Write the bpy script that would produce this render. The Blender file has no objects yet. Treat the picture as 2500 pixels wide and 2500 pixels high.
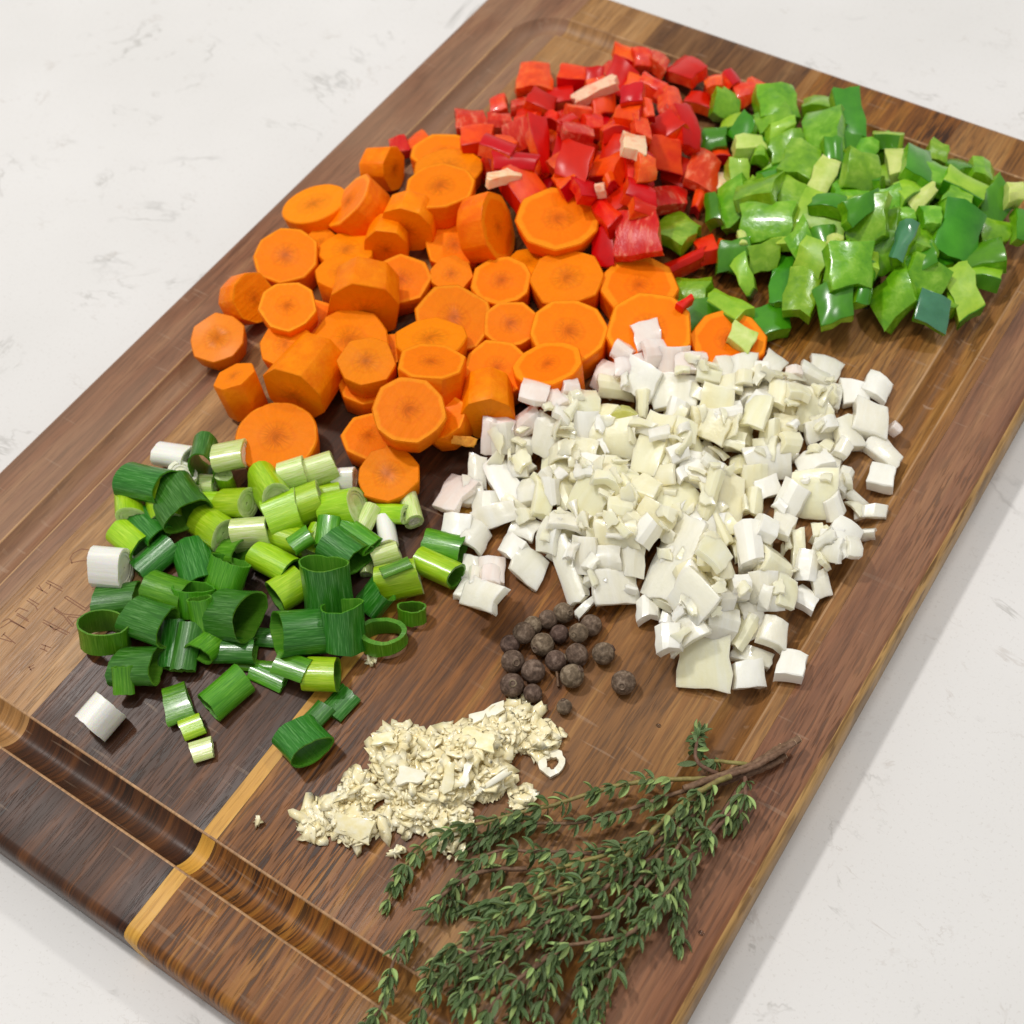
import bpy, bmesh, math, random
import numpy as np
from mathutils import Vector, Matrix

# ------------------------------------------------------------------ camera, light, exposure
S = 0.001                                   # everything below is authored in millimetres
CAM_R = np.array([[0.83587044, -0.4237133, 0.34898087],
                  [0.54606625, 0.70666004, -0.44993692],
                  [-0.05596657, 0.56665565, 0.82205177]])
CAM_C = np.array([321.08192, -28.66023, 371.87522])
FPX = 3341.66
sc = bpy.context.scene
coll = sc.collection
cam = bpy.data.cameras.new('camera')
cam_o = bpy.data.objects.new('camera', cam)
coll.objects.link(cam_o)
cam_o.matrix_world = Matrix.Translation(Vector(CAM_C) * S) @ Matrix(CAM_R.tolist()).to_4x4()
cam.sensor_width = 36
cam.lens = FPX / 2500 * 36
cam.clip_start = 0.01
cam.clip_end = 20
cam.dof.use_dof = True
cam.dof.focus_distance = 0.41
cam.dof.aperture_fstop = 16
sc.camera = cam_o

world = bpy.data.worlds.new('World')
sc.world = world
world.use_nodes = True
bg = world.node_tree.nodes['Background']
bg.inputs[0].default_value = (1.0, 0.99, 0.975, 1)
bg.inputs[1].default_value = 0.44
sc.cycles.max_bounces = 16
sc.cycles.diffuse_bounces = 8
sc.cycles.transmission_bounces = 8
sc.view_settings.view_transform = 'Standard'
sc.view_settings.look = 'None'
sc.view_settings.exposure = 0.0
sc.view_settings.gamma = 1.0


def area(name, pos, power, size, color):
    d = bpy.data.lights.new(name, 'AREA')
    d.shape = 'DISK'
    d.size = size
    d.energy = power
    d.color = color
    o = bpy.data.objects.new(name, d)
    coll.objects.link(o)
    o.location = pos
    o.rotation_euler = (Vector((0.15, 0.2, 0)) - Vector(pos)).to_track_quat('-Z', 'Y').to_euler()


IU = Vector((-0.514, 0.857, 0))              # image "up" laid on the table
IR = Vector((0.836, 0.546, 0)).normalized()  # image "right" laid on the table
CT = Vector((0.16, 0.19, 0))


def lamp_at(up, right, z):
    p = CT + IU * up + IR * right
    return (p.x, p.y, z)


area('ceiling_lamp', lamp_at(0.42, -0.72, 1.55), 13.2, 0.13, (1.0, 0.978, 0.945))
area('ceiling_lamp', lamp_at(0.75, 0.75, 1.60), 6.4, 0.14, (1.0, 0.978, 0.945))
area('ceiling_lamp', lamp_at(-0.10, -0.15, 1.75), 5.4, 0.35, (1.0, 0.978, 0.945))

# ------------------------------------------------------------------ helpers
rnd = random.Random(7)
MATS = {}


def hexc(h, a=1.0):
    h = h.lstrip('#')
    r = []
    for i in (0, 2, 4):
        c = int(h[i:i + 2], 16) / 255
        r.append(c / 12.92 if c <= 0.04045 else ((c + 0.055) / 1.055) ** 2.4)
    return (r[0], r[1], r[2], a)


def mat(name):
    m = bpy.data.materials.new(name)
    m.use_nodes = True
    nt = m.node_tree
    b = nt.nodes['Principled BSDF']
    MATS[name] = m
    return m, nt, b


def N(nt, t, **kw):
    n = nt.nodes.new(t)
    for k, v in kw.items():
        if k.startswith('i_'):
            key = k[2:]
            key = int(key) if key.isdigit() else key.replace('_', ' ')
            n.inputs[key].default_value = v
        else:
            setattr(n, k, v)
    return n


def L(nt, a, b):
    nt.links.new(a, b)


def ramp(nt, src, stops, interp='LINEAR'):
    r = N(nt, 'ShaderNodeValToRGB')
    r.color_ramp.interpolation = interp
    e = r.color_ramp.elements
    while len(e) < len(stops):
        e.new(0.5)
    for el, (p, c) in zip(e, stops):
        el.position = p
        el.color = c if len(c) == 4 else (*c, 1)
    L(nt, src, r.inputs[0])
    return r.outputs[0]


def g(v):
    return (v, v, v, 1)


def mixc(nt, fac, a, b, blend='MIX'):
    m = N(nt, 'ShaderNodeMix', data_type='RGBA', blend_type=blend)
    for sock, v in ((m.inputs[0], fac), (m.inputs[6], a), (m.inputs[7], b)):
        if hasattr(v, 'links'):
            L(nt, v, sock)
        else:
            sock.default_value = v
    return m.outputs[2]


def coords(nt, kind='Object', scale=(1, 1, 1), rot=(0, 0, 0), loc=(0, 0, 0)):
    tc = N(nt, 'ShaderNodeTexCoord')
    mp = N(nt, 'ShaderNodeMapping')
    mp.inputs['Scale'].default_value = scale
    mp.inputs['Rotation'].default_value = rot
    mp.inputs['Location'].default_value = loc
    L(nt, tc.outputs[kind], mp.inputs[0])
    return mp.outputs[0]


def noise(nt, vec, scale, detail=3, rough=0.5, dist=0.0):
    n = N(nt, 'ShaderNodeTexNoise')
    n.inputs['Scale'].default_value = scale
    n.inputs['Detail'].default_value = detail
    n.inputs['Roughness'].default_value = rough
    n.inputs['Distortion'].default_value = dist
    L(nt, vec, n.inputs['Vector'])
    return n.outputs[0]


def math_(nt, op, a, b=None):
    m = N(nt, 'ShaderNodeMath', operation=op)
    for i, v in enumerate((a, b)):
        if v is None:
            continue
        if hasattr(v, 'links'):
            L(nt, v, m.inputs[i])
        else:
            m.inputs[i].default_value = v
    return m.outputs[0]


def bump(nt, b, h, strength, dist):
    n = N(nt, 'ShaderNodeBump')
    n.inputs['Strength'].default_value = strength
    n.inputs['Distance'].default_value = dist
    L(nt, h, n.inputs['Height'])
    L(nt, n.outputs[0], b.inputs['Normal'])


def sss(b, w, rad, scale=0.002):
    b.inputs['Subsurface Weight'].default_value = w
    b.inputs['Subsurface Radius'].default_value = rad
    b.inputs['Subsurface Scale'].default_value = scale


def unproj(x, y, z=0.0):
    d = CAM_R @ np.array([x - 1250.0, -(y - 1250.0), -FPX])
    k = (z - CAM_C[2]) / d[2]
    return CAM_C + k * d


def proj(p):
    q = CAM_R.T @ (np.array(p) - CAM_C)
    return 1250 + FPX * q[0] / -q[2], 1250 - FPX * q[1] / -q[2]


def mm_per_px(x, y, z=0.0):
    p = unproj(x, y, z)
    return -(CAM_R.T @ (p - CAM_C))[2] / FPX


def idir(ang, x, y, z=0.0):
    """world direction on the table of an image direction (degrees, 90 = up in the photo)"""
    a = math.radians(ang)
    d = unproj(x + 20 * math.cos(a), y - 20 * math.sin(a), z) - unproj(x, y, z)
    return d / np.linalg.norm(d)


def mesh_of(name, V, F, mats, fm=None, sharp=None, uv=None):
    me = bpy.data.meshes.new(name)
    me.from_pydata([tuple(float(c) * S for c in v) for v in V], [], F)
    for m in mats:
        me.materials.append(MATS[m])
    me.polygons.foreach_set('use_smooth', [True] * len(F))
    if fm:
        me.polygons.foreach_set('material_index', fm)
    if uv is not None:
        l = me.uv_layers.new(name='UVMap')
        li = np.empty(len(me.loops), dtype=np.int32)
        me.loops.foreach_get('vertex_index', li)
        l.data.foreach_set('uv', np.asarray(uv, dtype=np.float32)[li].ravel())
    me.update()
    if sharp is not None:
        me.set_sharp_from_angle(angle=math.radians(sharp))
    return me


def put(name, me, parent=None, loc=(0, 0, 0), rot=None):
    o = bpy.data.objects.new(name, me)
    coll.objects.link(o)
    if parent is not None:
        o.parent = parent
    m = Matrix.Identity(4)
    if rot is not None:
        m = Matrix(np.asarray(rot).tolist()).to_4x4()
    m.translation = Vector([float(c) * S for c in loc])
    o.matrix_local = m
    return o


def tag(o, label=None, cat=None, group=None, kind=None):
    if label:
        o['label'] = label
    if cat:
        o['category'] = cat
    if group:
        o['group'] = group
    if kind:
        o['kind'] = kind
    return o


# ------------------------------------------------------------------ materials
def wood(name, dark, mid, light, k=1.0, seed=0.0, streak=0.5, pores=0.6, rough=0.42, wet=0.5, xsc=1.0, far=None):
    m, nt, b = mat(name)
    wv = coords(nt, 'Object', (1 * xsc, 0.055, 0.02), loc=(seed, seed * 0.37, seed * 0.21))
    warp = noise(nt, coords(nt, 'Object', (1, 1, 1), loc=(seed, 0, 0)), 9, 3, 0.5)
    base = noise(nt, wv, 120, 6, 0.68, 0.2)
    fine = noise(nt, coords(nt, 'Object', (1, 0.045, 0.02), loc=(seed + 3, 1, 2)), 900, 3, 0.6, 0.2)
    c = ramp(nt, base, [(0.22, dark), (0.50, mid), (0.80, light)])
    if far:
        sy = N(nt, 'ShaderNodeSeparateXYZ')
        L(nt, coords(nt, 'Object'), sy.inputs[0])
        yy = math_(nt, 'ADD', sy.outputs[1], math_(nt, 'MULTIPLY', math_(nt, 'SUBTRACT', base, 0.5), 0.25))
        ff = ramp(nt, math_(nt, 'MULTIPLY', yy, 2.0), [(far[0] * 2, g(0)), (far[1] * 2, g(1))])
        c2 = ramp(nt, base, [(0.22, far[2]), (0.50, far[3]), (0.80, far[4])])
        c = mixc(nt, ff, c, c2)
    fs = ramp(nt, fine, [(0.34, g(0.55)), (0.58, g(1.12))])
    c = mixc(nt, streak, c, fs, 'MULTIPLY')
    # pores: short dark dashes along the grain
    pv = coords(nt, 'Object', (1, 0.07, 0.02), loc=(seed + 9, 4, 0))
    pn = noise(nt, pv, 1050, 2, 0.5)
    pmask = ramp(nt, pn, [(0.36 + 0.07 * pores, g(1.0)), (0.44 + 0.07 * pores, g(0.0))])
    pc = noise(nt, coords(nt, 'Object', (1, 0.25, 1), loc=(seed + 5, 2, 0)), 45, 2)
    pamt = ramp(nt, pc, [(0.35, g(0.15)), (0.7, g(pores))])
    pf = math_(nt, 'MULTIPLY', pmask, pamt)
    dk = (dark[0] * 0.35, dark[1] * 0.3, dark[2] * 0.3, 1)
    c = mixc(nt, pf, c, dk)
    # oiled patches against dry, paler ones
    wn = noise(nt, coords(nt, 'Object', (1, 0.45, 1), loc=(seed + 31, 7, 0)), 17, 4, 0.55, 0.4)
    wet_f = ramp(nt, wn, [(0.40, g(0.0)), (0.60, g(1.0))])
    grey = mixc(nt, 0.42, c, (0.36, 0.24, 0.15, 1))
    c = mixc(nt, math_(nt, 'MULTIPLY', wet_f, wet), c, grey)
    # knife scratches, two families
    for i, (rz, thr) in enumerate(((0.62, 0.984), (-0.9, 0.987), (0.15, 0.988), (1.25, 0.98), (-0.35, 0.98))):
        sv = coords(nt, 'Object', (0.10, 1, 1), rot=(0, 0, rz), loc=(i * 5 + seed, i * 3, 0))
        sn = noise(nt, sv, 420, 1, 0.4, 0.05)
        lo = 0.70 + 0.012 * i
        sm = ramp(nt, sn, [(lo, g(0.0)), (lo + 0.03, g(1.0))])
        msk = ramp(nt, noise(nt, coords(nt, 'Object', (1, 1, 1), loc=(i * 7 + seed, 0, 0)), 22, 2),
                   [(0.48, g(0.0)), (0.62, g(0.2))])
        c = mixc(nt, math_(nt, 'MULTIPLY', sm, msk), c, (0.50, 0.36, 0.25, 1))
    if k != 1.0:
        c = mixc(nt, 1.0, c, (k, k, k, 1), 'MULTIPLY')
    L(nt, c, b.inputs['Base Color'])
    rr = ramp(nt, wn, [(0.35, g(rough - 0.10)), (0.65, g(rough + 0.12))])
    L(nt, rr, b.inputs['Roughness'])
    b.inputs['Specular IOR Level'].default_value = 0.30
    hgt = math_(nt, 'SUBTRACT', math_(nt, 'MULTIPLY', fine, 0.5), math_(nt, 'MULTIPLY', pf, 0.8))
    bump(nt, b, hgt, 0.35, 0.0004)
    return m


FAR = (0.22, 0.34, hexc('4a2e1c'), hexc('75502f'), hexc('9a754c'))
wood('wood_left', hexc('553423'), hexc('865a40'), hexc('ad8660'), 1.0, 1.0, 0.35, 0.4, 0.46, 0.8)
wood('wood_pale', hexc('6e4520'), hexc('a27543'), hexc('c79d6a'), 1.0, 2.3, 0.50, 0.5, 0.45, 0.35)
wood('wood_dark', hexc('1a0b03'), hexc('40200c'), hexc('8c5424'), 1.0, 3.1, 0.50, 0.7, 0.40, 0.12, far=FAR)
wood('wood_sap', hexc('b07420'), hexc('d09a3e'), hexc('e6bf68'), 1.0, 4.7, 0.25, 0.3, 0.42, 0.0, far=(0.20, 0.30, hexc('5a3819'), hexc('8c5f30'), hexc('b0824c')))
wood('wood_streak', hexc('3a1c07'), hexc('85501a'), hexc('c08834'), 1.0, 5.9, 0.80, 0.9, 0.44, 0.06, 1.2)
wood('wood_tan', hexc('553212'), hexc('8c5c28'), hexc('bd8e4e'), 1.0, 6.4, 0.60, 0.6, 0.46, 0.30, 1.0)
wood('wood_red', hexc('522c1a'), hexc('855638'), hexc('a67850'), 1.0, 7.7, 0.50, 0.6, 0.46, 0.40)
wood('wood_worn', hexc('7a5432'), hexc('a98057'), hexc('d0a87a'), 1.0, 8.8, 0.5, 0.3, 0.5, 0.2)
wood('wood_edge', hexc('7b5530'), hexc('a9814c'), hexc('cda568'), 1.0, 9.9, 0.8, 0.6, 0.5, 0.1, 1.4)
m, nt, b = mat('burnt_line')
b.inputs['Base Color'].default_value = hexc('7b4c2c')
b.inputs['Roughness'].default_value = 0.6

# quartz worktop
m, nt, b = mat('quartz')
v0 = coords(nt)
c = ramp(nt, noise(nt, v0, 5, 4, 0.6), [(0.3, hexc('dad8d5')), (0.7, hexc('e5e3e1'))])
sp = noise(nt, v0, 900, 2, 0.6)
c = mixc(nt, ramp(nt, sp, [(0.60, g(0)), (0.70, g(0.22))]), c, hexc('b5aea6'))
for i, (sc_, wd, amt, col_) in enumerate(((6, 0.010, 0.55, 'a09e9a'), (13, 0.012, 0.55, 'a3a09a'), (29, 0.016, 0.35, 'b0a69c'))):
    vn = noise(nt, coords(nt, 'Object', (1, 1.5, 1), rot=(0, 0, 0.5 + i), loc=(i * 2.1 + 0.3, 0.7 * i, 0)), sc_, 6, 0.62, 0.6)
    dd = math_(nt, 'ABSOLUTE', math_(nt, 'SUBTRACT', vn, 0.5))
    line = ramp(nt, dd, [(0.0, g(1)), (wd, g(0.0))])
    gate = ramp(nt, noise(nt, coords(nt, 'Object', loc=(5 + i, i, 0)), sc_ * 2.6, 3, 0.6), [(0.55, g(0)), (0.66, g(amt))])
    c = mixc(nt, math_(nt, 'MULTIPLY', line, gate), c, hexc(col_))
L(nt, c, b.inputs['Base Color'])
b.inputs['Roughness'].default_value = 0.48
b.inputs['Specular IOR Level'].default_value = 0.22

# carrot flesh: rays and core from the UVs (radius 1 = rim of the cut)
m, nt, b = mat('carrot')
tc = N(nt, 'ShaderNodeUVMap')
sep = N(nt, 'ShaderNodeSeparateXYZ')
L(nt, tc.outputs[0], sep.inputs[0])
oi = N(nt, 'ShaderNodeObjectInfo')
r_ = sep.outputs[1]
cs__ = None
ang_ = sep.outputs[0]
cmb = N(nt, 'ShaderNodeCombineXYZ')
L(nt, math_(nt, 'MULTIPLY', ang_, 26.0), cmb.inputs[0])
L(nt, math_(nt, 'MULTIPLY', r_, 1.4), cmb.inputs[1])
L(nt, math_(nt, 'MULTIPLY', oi.outputs['Random'], 37.0), cmb.inputs[2])
rays = noise(nt, cmb.outputs[0], 1.6, 2, 0.6)
wob = noise(nt, coords(nt, 'Object'), 260, 2)
rsc = math_(nt, 'MULTIPLY', r_, math_(nt, 'ADD', math_(nt, 'MULTIPLY', oi.outputs['Random'], -0.45), 1.25))
rr2 = math_(nt, 'ADD', rsc, math_(nt, 'MULTIPLY', math_(nt, 'SUBTRACT', wob, 0.5), 0.16))
base = ramp(nt, rr2, [(0.0, hexc('cc6400')), (0.12, hexc('ec7600')), (0.34, hexc('fa8600')), (0.42, hexc('f67e00')),
                      (0.50, hexc('fb8600')), (0.93, hexc('fb8400')), (1.0, hexc('ff9a10'))])
rf = ramp(nt, rsc, [(0.0, g(0.8)), (0.14, g(0.6)), (0.33, g(0.3)), (0.46, g(0.08)), (1.0, g(0.10))])
rl = ramp(nt, rays, [(0.42, g(0)), (0.58, g(1))])
c = mixc(nt, math_(nt, 'MULTIPLY', rl, rf), base, hexc('c06000'))
side = ramp(nt, noise(nt, coords(nt, 'Object', (1, 1, 1)), 180, 4, 0.6), [(0.3, hexc('f07000')), (0.7, hexc('fd8c04'))])
isS = ramp(nt, r_, [(1.0, g(0)), (1.0, g(1))], 'CONSTANT')
gt = math_(nt, 'GREATER_THAN', r_, 1.02)
c = mixc(nt, gt, c, side)
tint = N(nt, 'ShaderNodeHueSaturation')
L(nt, c, tint.inputs['Color'])
L(nt, math_(nt, 'ADD', math_(nt, 'MULTIPLY', oi.outputs['Random'], 0.014), 0.492), tint.inputs['Hue'])
L(nt, math_(nt, 'ADD', math_(nt, 'MULTIPLY', math_(nt, 'FRACT', math_(nt, 'MULTIPLY', oi.outputs['Random'], 7.3)), 0.14), 0.88), tint.inputs['Value'])
L(nt, tint.outputs[0], b.inputs['Base Color'])
b.inputs['Roughness'].default_value = 0.5
b.inputs['Specular IOR Level'].default_value = 0.10
sss(b, 0.05, (1.0, 0.45, 0.05), 0.0015)
b.inputs['Coat Weight'].default_value = 0.05
b.inputs['Coat Roughness'].default_value = 0.25
kn = math_(nt, 'ADD', noise(nt, coords(nt, 'Object', (1, 0.06, 1), rot=(0, 0, 0.6)), 500, 2), noise(nt, coords(nt, 'Object'), 500, 4, 0.65))
bump(nt, b, kn, 0.6, 0.0004)


def translucent(nt, b, col_, amount):
    t = N(nt, 'ShaderNodeBsdfTranslucent')
    L(nt, col_, t.inputs[0])
    ms = N(nt, 'ShaderNodeMixShader')
    ms.inputs[0].default_value = amount
    L(nt, b.outputs[0], ms.inputs[1])
    L(nt, t.outputs[0], ms.inputs[2])
    L(nt, ms.outputs[0], nt.nodes['Material Output'].inputs[0])


def veg(name, stops, scale=220, rough=0.4, w=0.3, rad=(1, .3, .1), bstr=0.4, trans=0.0, stretch=(1, 1, 1), spec=0.5, var=0.02,
        bd=0.0003, coat=0.0, sscale=0.0025, vv=0.12):
    m, nt, b = mat(name)
    oi = N(nt, 'ShaderNodeObjectInfo')
    tc = N(nt, 'ShaderNodeTexCoord')
    ad = N(nt, 'ShaderNodeVectorMath', operation='ADD')
    cb = N(nt, 'ShaderNodeCombineXYZ')
    L(nt, oi.outputs['Random'], cb.inputs[0])
    L(nt, math_(nt, 'MULTIPLY', oi.outputs['Random'], 3.3), cb.inputs[1])
    L(nt, tc.outputs['Object'], ad.inputs[0])
    L(nt, cb.outputs[0], ad.inputs[1])
    mp = N(nt, 'ShaderNodeMapping')
    mp.inputs['Scale'].default_value = stretch
    L(nt, ad.outputs[0], mp.inputs[0])
    n1 = noise(nt, mp.outputs[0], scale, 5, 0.62, 0.3)
    c = ramp(nt, n1, stops)
    h = N(nt, 'ShaderNodeHueSaturation')
    L(nt, c, h.inputs['Color'])
    L(nt, math_(nt, 'ADD', math_(nt, 'MULTIPLY', oi.outputs['Random'], var), 0.5 - var / 2), h.inputs['Hue'])
    L(nt, math_(nt, 'ADD', math_(nt, 'MULTIPLY', oi.outputs['Random'], vv), 1.0 - vv * 0.6), h.inputs['Value'])
    L(nt, h.outputs[0], b.inputs['Base Color'])
    b.inputs['Roughness'].default_value = rough
    b.inputs['Specular IOR Level'].default_value = spec
    if coat:
        b.inputs['Coat Weight'].default_value = coat
        b.inputs['Coat Roughness'].default_value = 0.08
    sss(b, w, rad, sscale)
    if bstr:
        bump(nt, b, n1 if bd > 0.00035 else noise(nt, ad.outputs[0], scale * 2.4, 4, 0.6), bstr, bd)
    if trans:
        translucent(nt, b, h.outputs[0], trans)
    return m


RR = (1.0, 0.22, 0.02)
veg('red_skin', [(0.3, hexc('bc0600')), (0.7, hexc('dc1000'))], 60, 0.32, 0.03, RR, 0.08, var=0.006, spec=0.35)
veg('red_flesh', [(0.32, hexc('d82a02')), (0.52, hexc('ee4608')), (0.76, hexc('f47434'))], 260, 0.38, 0.4, RR, 0.55, var=0.016, bd=0.0005, spec=0.4, coat=.15)
veg('red_pink', [(0.36, hexc('cc240c')), (0.52, hexc('d83a1c')), (0.72, hexc('ea8a68'))], 420, 0.30, 0.2, RR, 0.6, stretch=(1, 0.3, 1), var=0.01, bd=0.0006, spec=0.3)
veg('red_cut', [(0.3, hexc('e02800')), (0.7, hexc('f65208'))], 160, 0.40, 0.4, RR, 0.4, var=0.016, spec=0.3)
veg('red_pith', [(0.3, hexc('f2986a')), (0.5, hexc('f8d2ae')), (0.8, hexc('f6b080'))], 200, 0.45, 0.4, (1, .5, .3), 0.5)
GR = (0.8, 1.0, 0.1)
veg('green_skin', [(0.3, hexc('33780a')), (0.7, hexc('529a16'))], 60, 0.24, 0.05, GR, 0.08, var=0.03, coat=0.15)
veg('green_blue', [(0.3, hexc('35704a')), (0.7, hexc('4f8f66'))], 60, 0.15, 0.1, GR, 0.08, var=0.02, coat=0.7)
veg('green_flesh', [(0.30, hexc('549208')), (0.52, hexc('74ac16')), (0.78, hexc('a2cc48'))], 170, 0.26, 0.12, GR, 0.7, var=0.03, bd=0.0005, coat=0.25)
veg('green_cut', [(0.3, hexc('7cb014')), (0.7, hexc('aace38'))], 150, 0.38, 0.2, GR, 0.4, var=0.03, coat=0.2)
veg('green_pale', [(0.3, hexc('b4cc50')), (0.7, hexc('d8e08c'))], 180, 0.42, 0.4, (.8, 1, .4), 0.5, var=0.02)
OR = (1.0, 0.97, 0.88)
veg('onion', [(0.25, hexc('ebe7d0')), (0.55, hexc('f5f1df')), (0.8, hexc('fcfaef'))], 230, 0.28, 0.7, OR, 0.5, trans=.03, stretch=(1, 0.15, 1), var=0.012, coat=0.4, sscale=0.003, vv=0.02)
veg('onion_white', [(0.3, hexc('f1efe2')), (0.7, hexc('faf8ee'))], 260, 0.32, 0.4, OR, 0.4, trans=.0, stretch=(1, 0.3, 1), var=0.01, coat=0.2, sscale=0.002, vv=0.02)
veg('onion_cream', [(0.25, hexc('f4ebbe')), (0.6, hexc('fbf4d2')), (0.85, hexc('fffbe6'))], 230, 0.28, 0.7, OR, 0.5, trans=.03, stretch=(1, 0.15, 1), var=0.012, coat=0.4, sscale=0.003, vv=0.02)
veg('onion_pink', [(0.25, hexc('f2dccf')), (0.6, hexc('f9eae0')), (0.85, hexc('fdf5ef'))], 230, 0.28, 0.7, OR, 0.5, trans=.03, stretch=(1, 0.15, 1), var=0.012, coat=0.4, sscale=0.003, vv=0.02)  # pinkish tint: light bounced off the nearby carrots, put into the colour
veg('onion_core', [(0.3, hexc('d9dc6c')), (0.7, hexc('f1f2a8'))], 200, 0.35, 0.4, (1, 1, .5), 0.3, trans=.3, var=0.01)
veg('garlic', [(0.25, hexc('f3e2a0')), (0.5, hexc('fbf0c2')), (0.75, hexc('fffbe6'))], 330, 0.18, 0.0, (1, .97, .85), 0.4, var=0.015, bd=0.0003, coat=0.35, sscale=0.002, vv=0.0)
veg('garlic_white', [(0.3, hexc('f3ebc8')), (0.7, hexc('fbf8ea'))], 260, 0.3, 0.0, (1, .9, .7), 0.4, var=0.01, coat=0.2, sscale=0.001, vv=0.0)


def scallion(name, a, bb, c3, amp=0.8, rough=0.28, w=0.25, freq=1.0, coat=0.3):
    m, nt, b = mat(name)
    uvn = N(nt, 'ShaderNodeUVMap')
    oi = N(nt, 'ShaderNodeObjectInfo')
    mp = N(nt, 'ShaderNodeMapping')
    mp.inputs['Scale'].default_value = (2.3 * freq, 0.10, 1)
    L(nt, uvn.outputs[0], mp.inputs[0])
    off = N(nt, 'ShaderNodeCombineXYZ')
    L(nt, math_(nt, 'MULTIPLY', oi.outputs['Random'], 40), off.inputs[0])
    L(nt, off.outputs[0], mp.inputs['Location'])
    n1 = noise(nt, mp.outputs[0], 1.0, 3, 0.65, 0.2)
    n2 = noise(nt, coords(nt, 'Object'), 90, 2)
    mm_ = math_(nt, 'ADD', math_(nt, 'MULTIPLY', n1, amp), math_(nt, 'MULTIPLY', n2, 1 - amp))
    c = ramp(nt, mm_, [(0.34, a), (0.52, bb), (0.68, c3)])
    h = N(nt, 'ShaderNodeHueSaturation')
    L(nt, c, h.inputs['Color'])
    L(nt, math_(nt, 'ADD', math_(nt, 'MULTIPLY', oi.outputs['Random'], 0.02), 0.49), h.inputs['Hue'])
    L(nt, math_(nt, 'ADD', math_(nt, 'MULTIPLY', oi.outputs['Random'], 0.22), 0.88), h.inputs['Value'])
    L(nt, h.outputs[0], b.inputs['Base Color'])
    b.inputs['Roughness'].default_value = rough
    b.inputs['Coat Weight'].default_value = coat
    b.inputs['Coat Roughness'].default_value = 0.12
    sss(b, w, (.6, 1, .25), 0.0015)
    bump(nt, b, n1, 0.35, 0.0003)
    translucent(nt, b, h.outputs[0], 0.2 if 'dark' in name or 'mid' in name else 0.06)
    return m


scallion('leek_dark', hexc('236610'), hexc('3a8220'), hexc('70a65c'), 0.85)  # lightest stripe colour paints in sheen along the leaf's own stripes
scallion('leek_mid', hexc('3f8410'), hexc('5ca41a'), hexc('80be3c'), 0.75)
scallion('leek_lime', hexc('86b80e'), hexc('a4d018'), hexc('c4e244'), 0.75)
scallion('leek_pale', hexc('b4d25c'), hexc('d8e898'), hexc('f2f8cc'), 0.8, w=0.3)
scallion('leek_white', hexc('f6f6dc'), hexc('fbfbf0'), hexc('fffff8'), 0.6, w=0.3, freq=0.5)
scallion('leek_inner', hexc('3c7810'), hexc('559020'), hexc('78a83a'), 0.5, rough=0.4, coat=0.1)
veg('leek_pith', [(0.3, hexc('a9c86a')), (0.7, hexc('d6e4a8'))], 300, 0.4, 0.5, (.8, 1, .5), 0.5)
veg('leek_pith_white', [(0.3, hexc('f0efc0')), (0.7, hexc('fafae6'))], 200, 0.4, 0.5, (1, 1, .7), 0.3)

veg('allspice', [(0.28, hexc('43362c')), (0.50, hexc('6b5849')), (0.70, hexc('978371'))], 620, 0.75, 0.0, (1, 1, 1), 0.5, spec=0.25, bd=0.0006, var=0.04, vv=0.5)
veg('thyme_leaf', [(0.3, hexc('34491c')), (0.5, hexc('56703a')), (0.64, hexc('a4b688'))], 700, 0.5, 0.0, GR, 0.3, trans=.12, spec=0.35, var=0.03, vv=0.5)
veg('thyme_leaf_back', [(0.3, hexc('84a050')), (0.7, hexc('b2c684'))], 500, 0.6, 0.0, GR, 0.3, spec=0.3, var=0.02, vv=0.3)
veg('thyme_brown', [(0.3, hexc('5a3f2c')), (0.6, hexc('80604a')), (0.8, hexc('9a7c5e'))], 700, 0.7, 0.0, (1, 1, 1), 0.7, bd=0.0005)
veg('thyme_stem', [(0.3, hexc('74693a')), (0.6, hexc('948a4c')), (0.8, hexc('a89c60'))], 500, 0.6, 0.1, (1, 1, .4), 0.4)
veg('cut_wood', [(0.3, hexc('c8a47c')), (0.7, hexc('e0c8a4'))], 500, 0.7, 0.0)

# ------------------------------------------------------------------ the worktop
BW, BL, BT = 289.9, 430.0, 19.0
wb = bmesh.new()
bmesh.ops.create_cube(wb, size=1.0)
bmesh.ops.scale(wb, vec=(1.8, 1.6, 0.03), verts=wb.verts)
bmesh.ops.translate(wb, vec=(0.15, 0.3, -BT * S - 0.015), verts=wb.verts)
me = bpy.data.meshes.new('worktop')
wb.to_mesh(me)
me.materials.append(MATS['quartz'])
o = put('countertop', me)
tag(o, 'white quartz worktop with faint grey veins under the board', kind='structure')

# ------------------------------------------------------------------ the board
GM, GW, GD = 23.15, 11.7, 3.8


def rrect(inset, z, r, n=10):
    x0, y0, x1, y1 = inset, inset, BW - inset, BL - inset
    r = max(r, 0.5)
    P = []
    for cx, cy, a0 in ((x1 - r, y0 + r, -90), (x1 - r, y1 - r, 0), (x0 + r, y1 - r, 90), (x0 + r, y0 + r, 180)):
        for i in range(n + 1):
            a = math.radians(a0 + 90 * i / n)
            P.append((cx + r * math.cos(a), cy + r * math.sin(a), z))
    return P


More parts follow.
